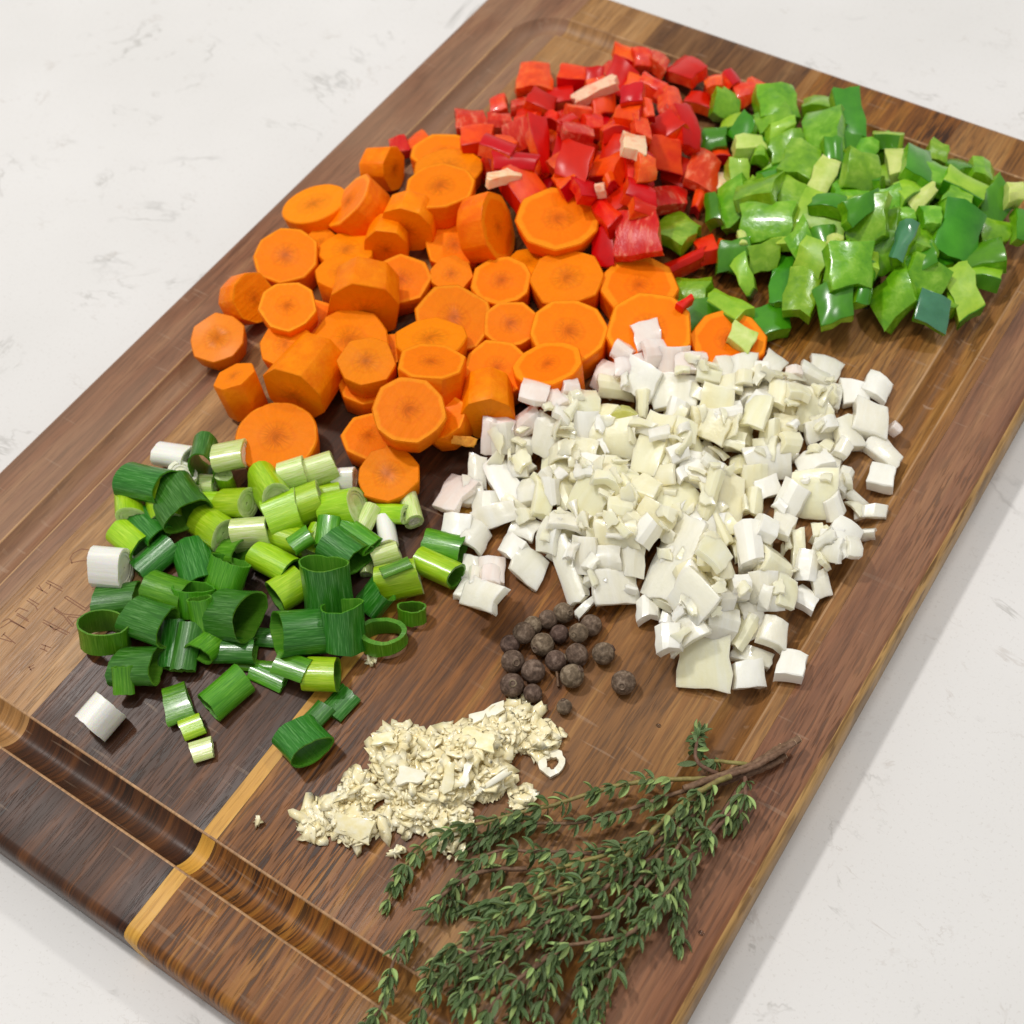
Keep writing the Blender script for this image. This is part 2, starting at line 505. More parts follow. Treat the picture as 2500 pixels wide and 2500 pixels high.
prof = [(2.0, -BT, 16), (0.6, -BT + 0.5, 17), (0, -BT + 2.2, 18), (0, -4.0, 18), (0.35, -2.2, 18), (1.1, -1.0, 17.5), (2.2, -0.3, 17), (3.6, 0, 16),
        (GM - 0.62, 0, 21), (GM - 0.1, -0.08, 20.7), (GM + 0.12, -0.3, 20.5)]
for i in range(1, 12):
    t = i / 12
    prof.append((GM + 0.12 + (GW - 0.24) * t, -0.3 - (GD - 0.3) * math.sin(math.pi * t) ** 0.85, 20.5 - (GW - 0.24) * t))
prof += [(GM + GW - 0.12, -0.3, 8.9), (GM + GW + 0.1, -0.08, 8.7), (GM + GW + 0.62, 0, 8.4)]
bb_ = bmesh.new()
rings = [[bb_.verts.new(Vector(p) * S) for p in rrect(*q)] for q in prof]
for A, B in zip(rings, rings[1:]):
    n = len(A)
    for i in range(n):
        bb_.faces.new((A[i], A[(i + 1) % n], B[(i + 1) % n], B[i]))
bb_.faces.new(rings[-1])
bb_.faces.new(list(reversed(rings[0])))
bmesh.ops.recalc_face_normals(bb_, faces=bb_.faces)
board = bpy.data.objects.new('cutting_board', None)
coll.objects.link(board)
board.location = (0, 0, 0)
tag(board, 'worn brown acacia cutting board with a juice groove, covered in chopped vegetables', 'cutting board')
cuts = [(0, 42, 'wood_left', 'greyish reddish brown plank along the far left side'),
        (42, 78, 'wood_pale', 'pale tan plank carrying the faint stamped lettering'),
        (78, 147.8, 'wood_dark', 'very dark brown plank under the spring onions'),
        (147.8, 152.8, 'wood_sap', 'narrow yellow strip of sapwood'),
        (152.8, 214, 'wood_streak', 'golden brown plank with dark streaks'),
        (214, 271, 'wood_tan', 'tan brown plank under the onions'),
        (271, BW, 'wood_red', 'reddish brown plank along the right side')]
for a, c_, mn, lab in cuts:
    p = bb_.copy()
    if a > 0:
        bmesh.ops.bisect_plane(p, geom=p.verts[:] + p.edges[:] + p.faces[:], plane_co=((a + 0.03) * S, 0, 0), plane_no=(-1, 0, 0), clear_outer=True)
    if c_ < BW:
        bmesh.ops.bisect_plane(p, geom=p.verts[:] + p.edges[:] + p.faces[:], plane_co=((c_ - 0.03) * S, 0, 0), plane_no=(1, 0, 0), clear_outer=True)
    me = bpy.data.meshes.new('plank')
    p.to_mesh(me)
    p.free()
    for mm_ in (mn, 'wood_worn', 'wood_edge'):
        me.materials.append(MATS[mm_])
    for f in me.polygons:
        fx, fy, fz = f.center / S
        d_ = min(fx, BW - fx, fy, BL - fy)
        if f.normal.z > 0.05 and (GM - .61 < d_ < GM + .11 or GM + GW - .11 < d_ < GM + GW + .61):
            f.material_index = 1
        elif BW - fx < 2.3 and fz > -BT + 1:
            f.material_index = 2
    me.polygons.foreach_set('use_smooth', [True] * len(me.polygons))
    me.set_sharp_from_angle(angle=math.radians(28))
    q = put('plank', me, board)
    q['label'] = lab
bb_.free()

# the stamped lettering in the pale plank: outlines of capitals, seen upside down
EN = """820,560 860,490 960,435 1060,450 1105,510|840,600 940,578 1070,570|835,555 850,610|760,1010 1000,1165 1085,1092|788,992 1012,1136 1068,1080|760,1010 788,992
640,1130 740,1200 800,1208 962,1222 940,1250 800,1232|650,1160 752,1225 850,1352 872,1330 790,1240|640,1130 650,1160|510,1270 825,1430|505,1300 660,1385 795,1450|580,1330 640,1392 700,1372
470,1605 560,1645|488,1560 604,1602|540,1570 520,1625|1080,890 1235,915|1090,912 1200,930|540,830 735,935|560,808 712,882 735,905|430,890 560,962|455,862 505,935|600,850 580,905
318,1042 420,1110 442,1160|340,1020 462,1092|200,1192 330,1270|178,1180 228,1130 335,1172|190,1212 340,1292|120,1282 312,1385|28,1292 100,1258 292,1370|0,1372 132,1290|40,1440 182,1552|0,1490 142,1532|62,1420 20,1470
330,1840 400,1800|350,1862 405,1832|340,1820 370,1870"""
V, F = [], []
for pl in EN.replace('\n', '|').split('|'):
    pts = [tuple(map(float, s.split(','))) for s in pl.split()]
    W = [unproj(x / 4.83, 1250 + y / 4.83, 0) for x, y in pts]
    for p, q in zip(W, W[1:]):
        d = (q - p) / np.linalg.norm(q - p)
        nrm = np.array([-d[1], d[0], 0]) * 0.16
        k = len(V)
        for s_, e in ((1, p), (-1, p), (-1, q), (1, q)):
            V.append(e + nrm * s_ + np.array([0, 0, 0.03]))
        F.append((k, k + 1, k + 2, k + 3))
en = put('stamped_lettering', mesh_of('stamped_lettering', V, F, ['burnt_line']), board)

# ------------------------------------------------------------------ resting heights: a height map of what lies on the board
RES = 0.8
NX, NY = int((BW + 60) / RES), int((BL + 60) / RES)
gx = (np.arange(NX) * RES) - 30
gy = (np.arange(NY) * RES) - 30
XX, YY = np.meshgrid(gx, gy, indexing='ij')
ins = np.minimum(np.minimum(XX, BW - XX), np.minimum(YY, BL - YY))
H = np.where(ins < 0, -BT, 0.0)
gt_ = (ins - GM) / GW
H = np.where((gt_ > 0) & (gt_ < 1), -GD * np.sin(np.pi * np.clip(gt_, 0, 1)) ** 0.85, H)
H0 = H.copy()
_b = []
for i in range(5):
    for j in range(5 - i):
        _b.append((i / 4, j / 4, (4 - i - j) / 4))
BARY = np.array(_b)


def samples(V, F):
    V = np.asarray(V, float)
    T = []
    for f in F:
        for k in range(1, len(f) - 1):
            T.append((f[0], f[k], f[k + 1]))
    T = np.array(T)
    P = np.einsum('bk,tkc->tbc', BARY, V[T])
    return P.reshape(-1, 3)


def settle(P, xy, q=75, raise_=0.0):
    """P: surface samples about the object's origin (already turned); returns the resting z and raises the height map"""
    ix = np.clip(((P[:, 0] + xy[0] + 30) / RES).astype(int), 0, NX - 1)
    iy = np.clip(((P[:, 1] + xy[1] + 30) / RES).astype(int), 0, NY - 1)
    cell = ix * NY + iy
    u, inv = np.unique(cell, return_inverse=True)
    lo = np.full(len(u), 1e9)
    hi = np.full(len(u), -1e9)
    np.minimum.at(lo, inv, P[:, 2])
    np.maximum.at(hi, inv, P[:, 2])
    h = H.ravel()[u]
    h0 = H0.ravel()[u]
    z = max(np.percentile(h - lo, q), np.max(h0 - lo)) + raise_
    return z, u, hi


def commit(z, u, hi):
    hv = H.reshape(-1)
    hv[u] = np.maximum(hv[u], z + hi)


def rot_axis(ax, deg):
    return np.array(Matrix.Rotation(math.radians(deg), 3, Vector(ax)))


def frame_from(zax, xhint):
    z = np.asarray(zax, float)
    z = z / np.linalg.norm(z)
    x = np.asarray(xhint, float) - z * np.dot(z, xhint)
    if np.linalg.norm(x) < 1e-3:
        x = np.array([0, 1, 0]) - z * z[1]
    x = x / np.linalg.norm(x)
    return np.stack([x, np.cross(z, x), z], axis=1)


def rest_solve(Pfun, x, y, zoff, q, raise_=0.0):
    """lowers the piece along the line of sight of pixel x,y until it lands on what already lies there"""
    P, pay, xy, up = Pfun(10.0)

    def f(z):
        c_ = unproj(x, y, z) - OFFS[0]
        zr, u, hi = settle(P, c_, q, raise_)
        return zr + up - z, zr, u, hi, c_
    z = pz = 46.0
    while z > 0.2:
        r_ = f(z)
        if r_[0] >= 0:
            break
        pz = z
        z -= max(0.3, min(5.0, -r_[0] * 0.45))
    lo, hi_ = z, pz
    for _ in range(6):
        m_ = (lo + hi_) / 2
        if f(m_)[0] >= 0:
            lo = m_
        else:
            hi_ = m_
    r_ = f(hi_)
    zc = hi_ - up
    commit(zc, r_[2], r_[3])
    return (r_[4][0], r_[4][1], zc), pay


OFFS = [np.zeros(3)]
ORD = ['first', 'second', 'third', 'fourth', 'fifth', 'sixth', 'seventh', 'eighth', 'ninth', 'tenth', 'eleventh', 'twelfth', 'thirteenth',
       'fourteenth', 'fifteenth', 'sixteenth', 'seventeenth', 'eighteenth', 'nineteenth', 'twentieth', 'twenty-first', 'twenty-second',
       'twenty-third', 'twenty-fourth', 'twenty-fifth', 'twenty-sixth']
AUTO = {}


def auto(kind, o, px, py, desc):
    AUTO.setdefault(kind, []).append((o, px, py, desc))


def finish_labels(kind, heap, band):
    L_ = AUTO.get(kind, [])
    if not L_:
        return
    ys = sorted(v[2] for v in L_)
    nb = max(1, int(round((ys[-1] - ys[0]) / band)))
    rows = {}
    for v in L_:
        k = min(nb - 1, int((v[2] - ys[0]) / (ys[-1] - ys[0] + 1) * nb))
        rows.setdefault(k, []).append(v)
    for i, k in enumerate(sorted(rows)):
        row = sorted(rows[k], key=lambda v: v[1])
        for j, v in enumerate(row):
            v[0]['label'] = f"{v[3]}, {ORD[j]} from left in {ORD[i]} row down {heap}"


# ------------------------------------------------------------------ carrots
def carrot_mesh(R, T, n, seed, roundy=False):
    r = random.Random(seed)
    if roundy:
        n = 26
    th0 = r.uniform(0, 6.28)
    angs = [th0 + 2 * math.pi * (i + r.uniform(-.16, .16) * (0 if roundy else 1)) / n for i in range(n)]
    rad = [R * (r.uniform(.95, 1.04) if not roundy else r.uniform(.985, 1.01)) for _ in range(n)]
    # subdivide each facet edge so that facets keep slightly rounded corners
    pts = []
    for i in range(n):
        a, b2 = angs[i], angs[(i + 1) % n] + (2 * math.pi if i == n - 1 else 0)
        pa = Vector((math.cos(a), math.sin(a))) * rad[i]
        pb = Vector((math.cos(b2), math.sin(b2))) * rad[(i + 1) % n]
        for t in (0.03, 0.35, 0.65, 0.97):
            p = pa.lerp(pb, t)
            bow = 1 + 0.012 * math.sin(math.pi * t)
            pts.append(p * bow)
    m_ = len(pts)
    tx, ty = r.uniform(-.06, .06), r.uniform(-.06, .06)       # caps not quite parallel
    taper = r.uniform(.90, 1.0)
    V, UV, F = [], [], []

    def ring(sc_, z, uvr):
        k = len(V)
        for p in pts:
            zz = z + (p.x * tx + p.y * ty if z > 0 else 0)
            V.append((p.x * sc_, p.y * sc_, zz))
            UV.append((math.atan2(p.y, p.x) / (2 * math.pi) + .5, uvr))
        return k

    def capfan(prev, z, flip):
        for sc_ in (0.72, 0.45, 0.22):
            k = ring(sc_, z, sc_)
            for i in range(m_):
                q = (prev + i, prev + (i + 1) % m_, k + (i + 1) % m_, k + i)
                F.append(q if not flip else q[::-1])
            prev = k
        k = len(V)
        V.append((0, 0, z))
        UV.append((.5, 0))
        for i in range(m_):
            q = (prev + i, prev + (i + 1) % m_, k)
            F.append(q if not flip else q[::-1])

    h = T / 2
    cap = ring(0.97, h, 0.985)
    capfan(cap, h, False)
    a = ring(0.975, h, 1.5)
    chain = [a, ring(1.0, h - 0.35, 1.5), ring((1 + taper) / 2, 0, 1.5), ring(taper, -h + 0.35, 1.5), ring(taper * .975, -h, 1.5)]
    for p, q in zip(chain, chain[1:]):
        for i in range(m_):
            F.append((p + (i + 1) % m_, p + i, q + i, q + (i + 1) % m_))
    capb = ring(taper * .97, -h, 0.985)
    capfan(capb, -h, True)
    # smoothing of the ridge line where cap meets side is left sharp
    return V, F, UV


# crumbly orange scrap next to the onions


# ------------------------------------------------------------------ flat diced pieces (peppers, onion)
def slab(quad, th, curv, seed, rag=0.06, bev=0.35, n=5, cax=0, skew=0.12):
    """quad: four local xy corners; returns top grid, bottom grid of a curved chip with soft rims"""
    r = random.Random(seed)
    q = np.array(quad)
    size = np.mean(np.linalg.norm(q - q.mean(0), axis=1))
    q = q + np.array([[r.uniform(-1, 1), r.uniform(-1, 1)] for _ in range(4)]) * size * skew
    us = [0, .04, .36, .64, .96, 1.0]
    m_ = len(us)
    top = np.zeros((m_, m_, 3))
    bot = np.zeros((m_, m_, 3))
    ph = [r.uniform(0, 6.28) for _ in range(6)]
    uf = np.array([r.uniform(-1, 1) for _ in range(m_ * m_)]).reshape(m_, m_)
    for i, u in enumerate(us):
        for j, v in enumerate(us):
            p = (q[0] * (1 - u) + q[1] * u) * (1 - v) + (q[3] * (1 - u) + q[2] * u) * v
            a, b2 = u - .5, v - .5
            rim = max(abs(a), abs(b2)) > .44
            if rim:
                p = p + (p / (np.linalg.norm(p) + 1e-6)) * size * rag * (math.sin(7 * u + ph[0]) + math.sin(9 * v + ph[1]) + .6 * uf[i, j]) * .6
            t_ = a if cax == 0 else b2
            z = curv * (0.25 - t_ * t_) * 4 - curv * .5
            z += 0.05 * th * math.sin(5 * u + ph[2]) * math.sin(5 * v + ph[3])
            edge = (i in (0, m_ - 1)) or (j in (0, m_ - 1))
            dz = bev if edge else 0
            sh = r.uniform(-.05, .05) * size if edge else 0
            top[i, j] = (p[0], p[1], z + th / 2 - dz)
            bot[i, j] = (p[0] * .97 + sh, p[1] * .97 + sh, z - th / 2 + dz * .5)
    return top, bot


def slab_faces(top, bot):
    m_ = top.shape[0]
    V = list(top.reshape(-1, 3)) + list(bot.reshape(-1, 3))
    F = []
    o_ = m_ * m_
    for i in range(m_ - 1):
        for j in range(m_ - 1):
            a, b2, c_, d = i * m_ + j, (i + 1) * m_ + j, (i + 1) * m_ + j + 1, i * m_ + j + 1
            F.append((a, b2, c_, d))
            F.append((o_ + d, o_ + c_, o_ + b2, o_ + a))
    rim = [(i, 0) for i in range(m_)] + [(m_ - 1, j) for j in range(1, m_)] + [(i, m_ - 1) for i in range(m_ - 2, -1, -1)] + [(0, j) for j in range(m_ - 2, 0, -1)]
    R_ = [i * m_ + j for i, j in rim]
    for k in range(len(R_)):
        a, b2 = R_[k], R_[(k + 1) % len(R_)]
        F.append((b2, a, o_ + a, o_ + b2))
    return V, F


def shell(grid, t, up=1):
    """thin skin lying on a grid"""
    hi = grid + np.array([0, 0, t * up])
    lo = grid + np.array([0, 0, 0.02 * up])
    if up > 0:
        return slab_faces(hi, lo)
    return slab_faces(lo, hi)


def piece(kind, x, y, w, h, ang, body, skinmat, skinpos, th, curv, tilt, seed, q=72, follow=0.6, rag=.06, skew=.2, bev=.18, raise_=0.0, sharp=24):
    r = random.Random(seed)
    a = math.radians(ang)
    ex = np.array([math.cos(a), -math.sin(a)])
    ey = np.array([math.sin(a), math.cos(a)])

    def corners(z):
        c0 = unproj(x, y, z)
        out = []
        for sx, sy in ((-1, 1), (1, 1), (1, -1), (-1, -1)):
            p = np.array([x, y]) + ex * sx * w / 2 + ey * sy * h / 2
            out.append(unproj(p[0], p[1], z) - c0)
        return c0, np.array(out)

    c0, cs = corners(8.0)
    xax = (cs[1] - cs[0]) + (cs[2] - cs[3])
    xax /= np.linalg.norm(xax)
    Rz = np.stack([xax, np.cross([0, 0, 1], xax), [0, 0, 1]], axis=1)
    quad = (cs @ Rz)[:, :2]
    top, bot = slab(quad, th, curv, seed, rag=rag, skew=skew, bev=bev, cax=r.choice((0, 1)))
    V, F = slab_faces(top, bot)
    Ps = samples(V, F)
    # lean with the heap's slope plus a random lean
    i0 = int(np.clip((c0[0] + 30) / RES, 9, NX - 10))
    j0 = int(np.clip((c0[1] + 30) / RES, 9, NY - 10))
    dx = (H[i0 + 4:i0 + 9, j0 - 4:j0 + 5].mean() - H[i0 - 8:i0 - 3, j0 - 4:j0 + 5].mean()) / (12 * RES)
    dy = (H[i0 - 4:i0 + 5, j0 + 4:j0 + 9].mean() - H[i0 - 4:i0 + 5, j0 - 8:j0 - 3].mean()) / (12 * RES)
    sl = np.clip(np.array([dx, dy]) * follow, -.5, .5)
    ra = r.uniform(0, 6.28)
    tt = math.tan(math.radians(tilt * r.uniform(.4, 1.0)))
    nrm = np.array([-sl[0] + tt * math.cos(ra), -sl[1] + tt * math.sin(ra), 1.0])
    Rm = frame_from(nrm, xax)

    def fn(z):
        off = Rm @ np.array([0, 0, th / 2])
        c_ = unproj(x, y, z) - off
        OFFS[0] = off
        return Ps @ Rm.T, Rm, c_[:2], off[2]

    loc, Rm = rest_solve(fn, x, y, 0, q, raise_)
    me = mesh_of(kind, V, F, [body], sharp=sharp)
    o = put(kind, me, None, loc, Rm)
    if skinmat:
        if skinpos == 'top':
            V2, F2 = shell(top, 0.28, 1)
        elif skinpos == 'bottom':
            V2, F2 = shell(bot, 0.35, -1)
        else:
            m_ = top.shape[0]
            e = np.zeros((2, m_, 3))
            V2, F2 = [], []
            tr, br = top[:, 0], bot[:, 0]           # the image-lower side
            out = np.array([0, -0.3, 0])
            for k in range(m_):
                V2 += [tr[k] * 1.0 + out * .1, tr[k] + out + [0, 0, -.12], br[k] + out, br[k] + out * .1]
            for k in range(m_ - 1):
                for s_ in range(4):
                    a0, a1 = k * 4 + s_, k * 4 + (s_ + 1) % 4
                    F2.append((a0, a1, a1 + 4, a0 + 4))
            F2.append((0, 3, 2, 1))
            k = (m_ - 1) * 4
            F2.append((k, k + 1, k + 2, k + 3))
        sk = mesh_of('skin', V2, F2, [skinmat], sharp=34)
        put('skin', sk, o)
    return o


# red pepper: zoom pixels (2.415x from 1080,60): x,y,w,h,angle,face ; faces S skin F flesh P pink E cut edge W pith
RED = """1090,150,170,110,-8,E;1190,180,120,110,10,F;1290,200,130,110,-20,P;1640,340,150,120,10,F;1710,300,120,100,30,S;1870,350,150,110,-15,F;1800,400,160,120,20,F
540,300,190,170,0,F;780,270,260,110,-12,E;1000,250,140,90,15,P;890,310,120,90,0,S;330,455,130,90,10,F;470,450,160,110,25,P;170,540,160,140,0,P;330,560,170,90,-5,P
1060,320,150,160,70,S;1160,360,110,170,80,E;1250,330,110,160,60,F;1330,410,130,160,20,F;1440,250,260,180,-35,S;1390,450,150,160,10,F;1530,450,200,110,-8,S;1600,330,120,90,0,F;700,400,150,100,0,S
590,450,170,110,-10,S;200,640,160,120,0,E;800,480,140,100,10,F;930,370,120,90,20,F;970,460,150,120,15,E;1090,500,110,150,70,E;1200,480,90,80,0,E;1300,505,70,50,10,P;1130,400,130,100,0,S
340,700,190,120,-20,S;430,660,220,170,8,P;440,780,260,90,5,S;640,530,80,60,-10,E;590,690,100,330,4,S;720,560,110,120,30,S;850,700,140,140,0,S;900,560,120,120,20,F
790,600,200,190,15,P;1020,600,180,130,10,E;1280,600,260,130,18,S;1450,590,120,200,10,S;1180,590,100,110,0,F;780,810,190,160,-20,S;1000,720,150,120,0,S
1640,740,100,70,10,E;1380,870,220,150,-20,S;950,820,190,160,-25,E;1110,860,90,190,10,E;1310,745,210,150,-8,E;1200,760,120,90,0,S;1210,850,130,120,5,F;850,950,140,160,20,S;500,950,330,170,-35,E
1030,1010,140,160,25,S;1180,975,190,120,0,S;1190,1070,140,90,5,S;980,905,70,50,30,E;930,950,70,60,0,W;960,1090,110,170,30,E;1350,1010,230,150,15,P;1640,910,110,150,10,W;1510,1020,90,120,-20,E
950,1320,140,180,8,S;1690,1300,100,80,0,E;1420,1390,280,90,12,S;1570,1285,130,170,15,E;1550,840,250,230,-15,P;1140,1230,260,200,-8,P"""
FACE = {'S': ('red_flesh', 'red_skin', 'top'), 'F': ('red_flesh', 'red_skin', 'bottom'), 'P': ('red_pink', 'red_skin', 'bottom'),
        'E': ('red_cut', 'red_skin', 'side'), 'W': ('red_pith', None, None)}
DESC = {'S': 'glossy deep red piece', 'F': 'moist red flesh piece', 'P': 'pink veined red piece',
        'E': 'orange red cut piece', 'W': 'pale pith piece'}
# hidden pieces that carry the heap
sd = 1000
for i in range(34):
    a, rr_ = rnd.uniform(0, 6.28), math.sqrt(rnd.random())
    x, y = 1400 + 215 * rr_ * math.cos(a), 370 + 135 * rr_ * math.sin(a)
    fc = rnd.choice('SFES')
    b_, s_, p_ = FACE[fc]
    o = piece('red_pepper_piece', x, y, rnd.uniform(50, 78), rnd.uniform(45, 65), rnd.uniform(0, 180), b_, s_, p_, rnd.uniform(4.5, 6.5), rnd.uniform(.3, 1.6), 22, sd)
    sd += 1
    tag(o, 'red pepper piece buried inside the red heap under its visible pieces', 'pepper piece', 'diced red pepper')
REDN = []
for tok in RED.replace('\n', ';').split(';'):
    v = tok.split(',')
    zx, zy, w, h, ang = map(float, v[:5])
    fc = v[5]
    b_, s_, p_ = FACE[fc]
    sd += 1
    th = rnd.uniform(4.0, 5.5) if fc != 'E' else rnd.uniform(5, 7)
    if fc == 'W':
        th = 3.5
    x, y = zx / 2.415 + 1080, zy / 2.415 + 60
    o = piece('red_pepper_piece', x, y, w / 2.6, h / 2.6, ang, b_, s_, p_, th, rnd.uniform(.3, 2.0), 20, sd, rag=.07)
    tag(o, None, 'pepper piece', 'diced red pepper')
    auto('red', o, x, y, DESC[fc])
for x, y, w, h, ang, fc, lab in ((1450, 217, 104, 26, 12, 'W', 'long cream coloured pith stick on top of the red pepper heap'),
                                 (1233, 424, 84, 28, 25, 'W', 'pinkish cream pith stick lying in front of the red heap by the carrots'),
                                 (1548, 346, 44, 66, 5, 'W', 'knobbly pale pith piece in the middle of the red pepper heap')):
    b_, s_, p_ = FACE[fc]
    sd += 1
    o = piece('red_pepper_piece', x, y, w, h, ang, b_, s_, p_, 4.0, .8, 8, sd, rag=.12, raise_=.3)
    tag(o, lab, 'pepper piece', 'diced red pepper')
for x, y, w, h, ang, fc, lab in ((1022, 338, 60, 44, 40, 'E', 'stray red pepper piece on the rim behind the carrots'),
                                 (975, 352, 44, 34, 10, 'P', 'small stray pink pepper scrap left of the stray red pepper piece')):
    b_, s_, p_ = FACE[fc]
    sd += 1
    o = piece('red_pepper_piece', x, y, w, h, ang, b_, s_, p_, 5, .8, 6, sd)
    tag(o, lab, 'pepper piece', 'diced red pepper')

# green pepper: zoom pixels 2.1x from 1580,160
GRN = """670,180,220,150,10,F;870,185,150,110,-15,F;1000,260,80,150,10,S;1060,260,130,240,5,S;650,260,230,120,15,F;890,310,200,190,-10,F;410,190,170,110,-15,F;430,285,140,90,5,E
340,370,140,90,0,S;490,320,150,130,40,S;700,310,190,80,20,E;540,385,180,90,12,Y;590,440,80,60,0,F;700,400,200,120,15,F;960,430,110,100,10,S;1230,345,170,100,-12,E;1110,440,170,120,-10,F
780,470,240,200,-25,F;910,570,90,180,-25,Y;1290,470,110,210,-8,Y;1380,480,140,200,-5,S;1500,430,120,90,-15,F;1600,500,90,140,30,S;1500,540,160,150,0,F;1740,530,170,110,-10,F;1640,600,220,100,-18,E
570,600,220,220,-20,F;480,540,110,110,0,E;1040,620,220,180,10,F;1120,540,220,150,-5,F;1790,690,190,160,50,S;1890,640,90,80,10,Y;1350,610,190,110,35,E;1240,680,130,110,10,F;1590,690,170,170,-15,F
420,700,200,230,12,F;330,720,90,150,5,S;750,650,200,140,-35,F;1410,680,170,75,38,Y;1330,770,120,90,0,F;1460,760,120,90,10,F;1230,800,110,120,0,F
630,800,300,200,-8,F;900,740,270,150,-14,E;940,690,190,80,-18,S;480,880,70,80,0,Y;780,880,130,150,40,F;900,890,150,110,10,S;1230,960,170,190,15,F;1430,870,160,220,5,F;1790,850,150,110,5,F
1740,1040,200,90,-5,E;1740,950,220,140,5,S;1380,1000,200,110,18,S;1130,800,220,210,12,F;1120,720,210,90,22,S;1600,870,230,210,-12,S;960,880,90,60,-15,Y;1320,890,90,170,-15,B
440,960,150,150,8,S;600,980,180,120,12,F;230,1130,220,150,-15,F;500,1080,110,180,30,E;840,1000,180,180,-35,E;1140,1120,130,200,-12,S;1040,1020,240,190,-3,F;960,1190,220,170,15,S
1560,1180,100,150,0,F;1430,1120,240,190,-22,F;250,1290,240,160,10,S;420,1210,230,120,-40,E;660,1110,130,260,-8,S;800,1170,150,220,-15,F;1620,1120,120,270,22,E;1260,1170,230,180,22,F;620,1300,220,140,18,S;150,820,200,230,-35,F"""
FACEG = {'S': ('green_flesh', 'green_skin', 'top'), 'F': ('green_flesh', 'green_skin', 'bottom'), 'E': ('green_cut', 'green_skin', 'side'),
         'Y': ('green_pale', 'green_skin', 'bottom'), 'B': ('green_flesh', 'green_blue', 'top')}
DESCG = {'S': 'glossy dark green piece', 'F': 'moist green flesh piece', 'E': 'curved light green piece',
         'Y': 'pale yellowish green piece', 'B': 'small bluish green flake'}
for i in range(40):
    a, rr_ = rnd.uniform(0, 6.28), math.sqrt(rnd.random())
    x, y = 2080 + 270 * rr_ * math.cos(a) + 55 * rr_ * math.sin(a), 470 + 185 * rr_ * math.sin(a) + 40 * rr_ * math.cos(a)
    fc = rnd.choice('SFES')
    b_, s_, p_ = FACEG[fc]
    sd += 1
    o = piece('green_pepper_piece', x, y, rnd.uniform(55, 85), rnd.uniform(50, 70), rnd.uniform(0, 180), b_, s_, p_, rnd.uniform(4.0, 5.5), rnd.uniform(.3, 2.0), 24, sd)
    tag(o, 'green pepper piece buried inside the green heap under its visible pieces', 'pepper piece', 'diced green pepper')
for tok in GRN.replace('\n', ';').split(';'):
    v = tok.split(',')
    zx, zy, w, h, ang = map(float, v[:5])
    fc = v[5]
    b_, s_, p_ = FACEG[fc]
    sd += 1
    w *= .90
    h *= .90
    th = rnd.uniform(4.4, 6.2) if fc != 'E' else rnd.uniform(6, 7.5)
    x, y = zx / 2.1 + 1580, zy / 2.1 + 160
    o = piece('green_pepper_piece', x, y, w / 2.1, h / 2.1, ang, b_, s_, p_, th, rnd.uniform(.4, 2.0), 26, sd, rag=.10)
    tag(o, None, 'pepper piece', 'diced green pepper')
    auto('green', o, x, y, DESCG[fc])
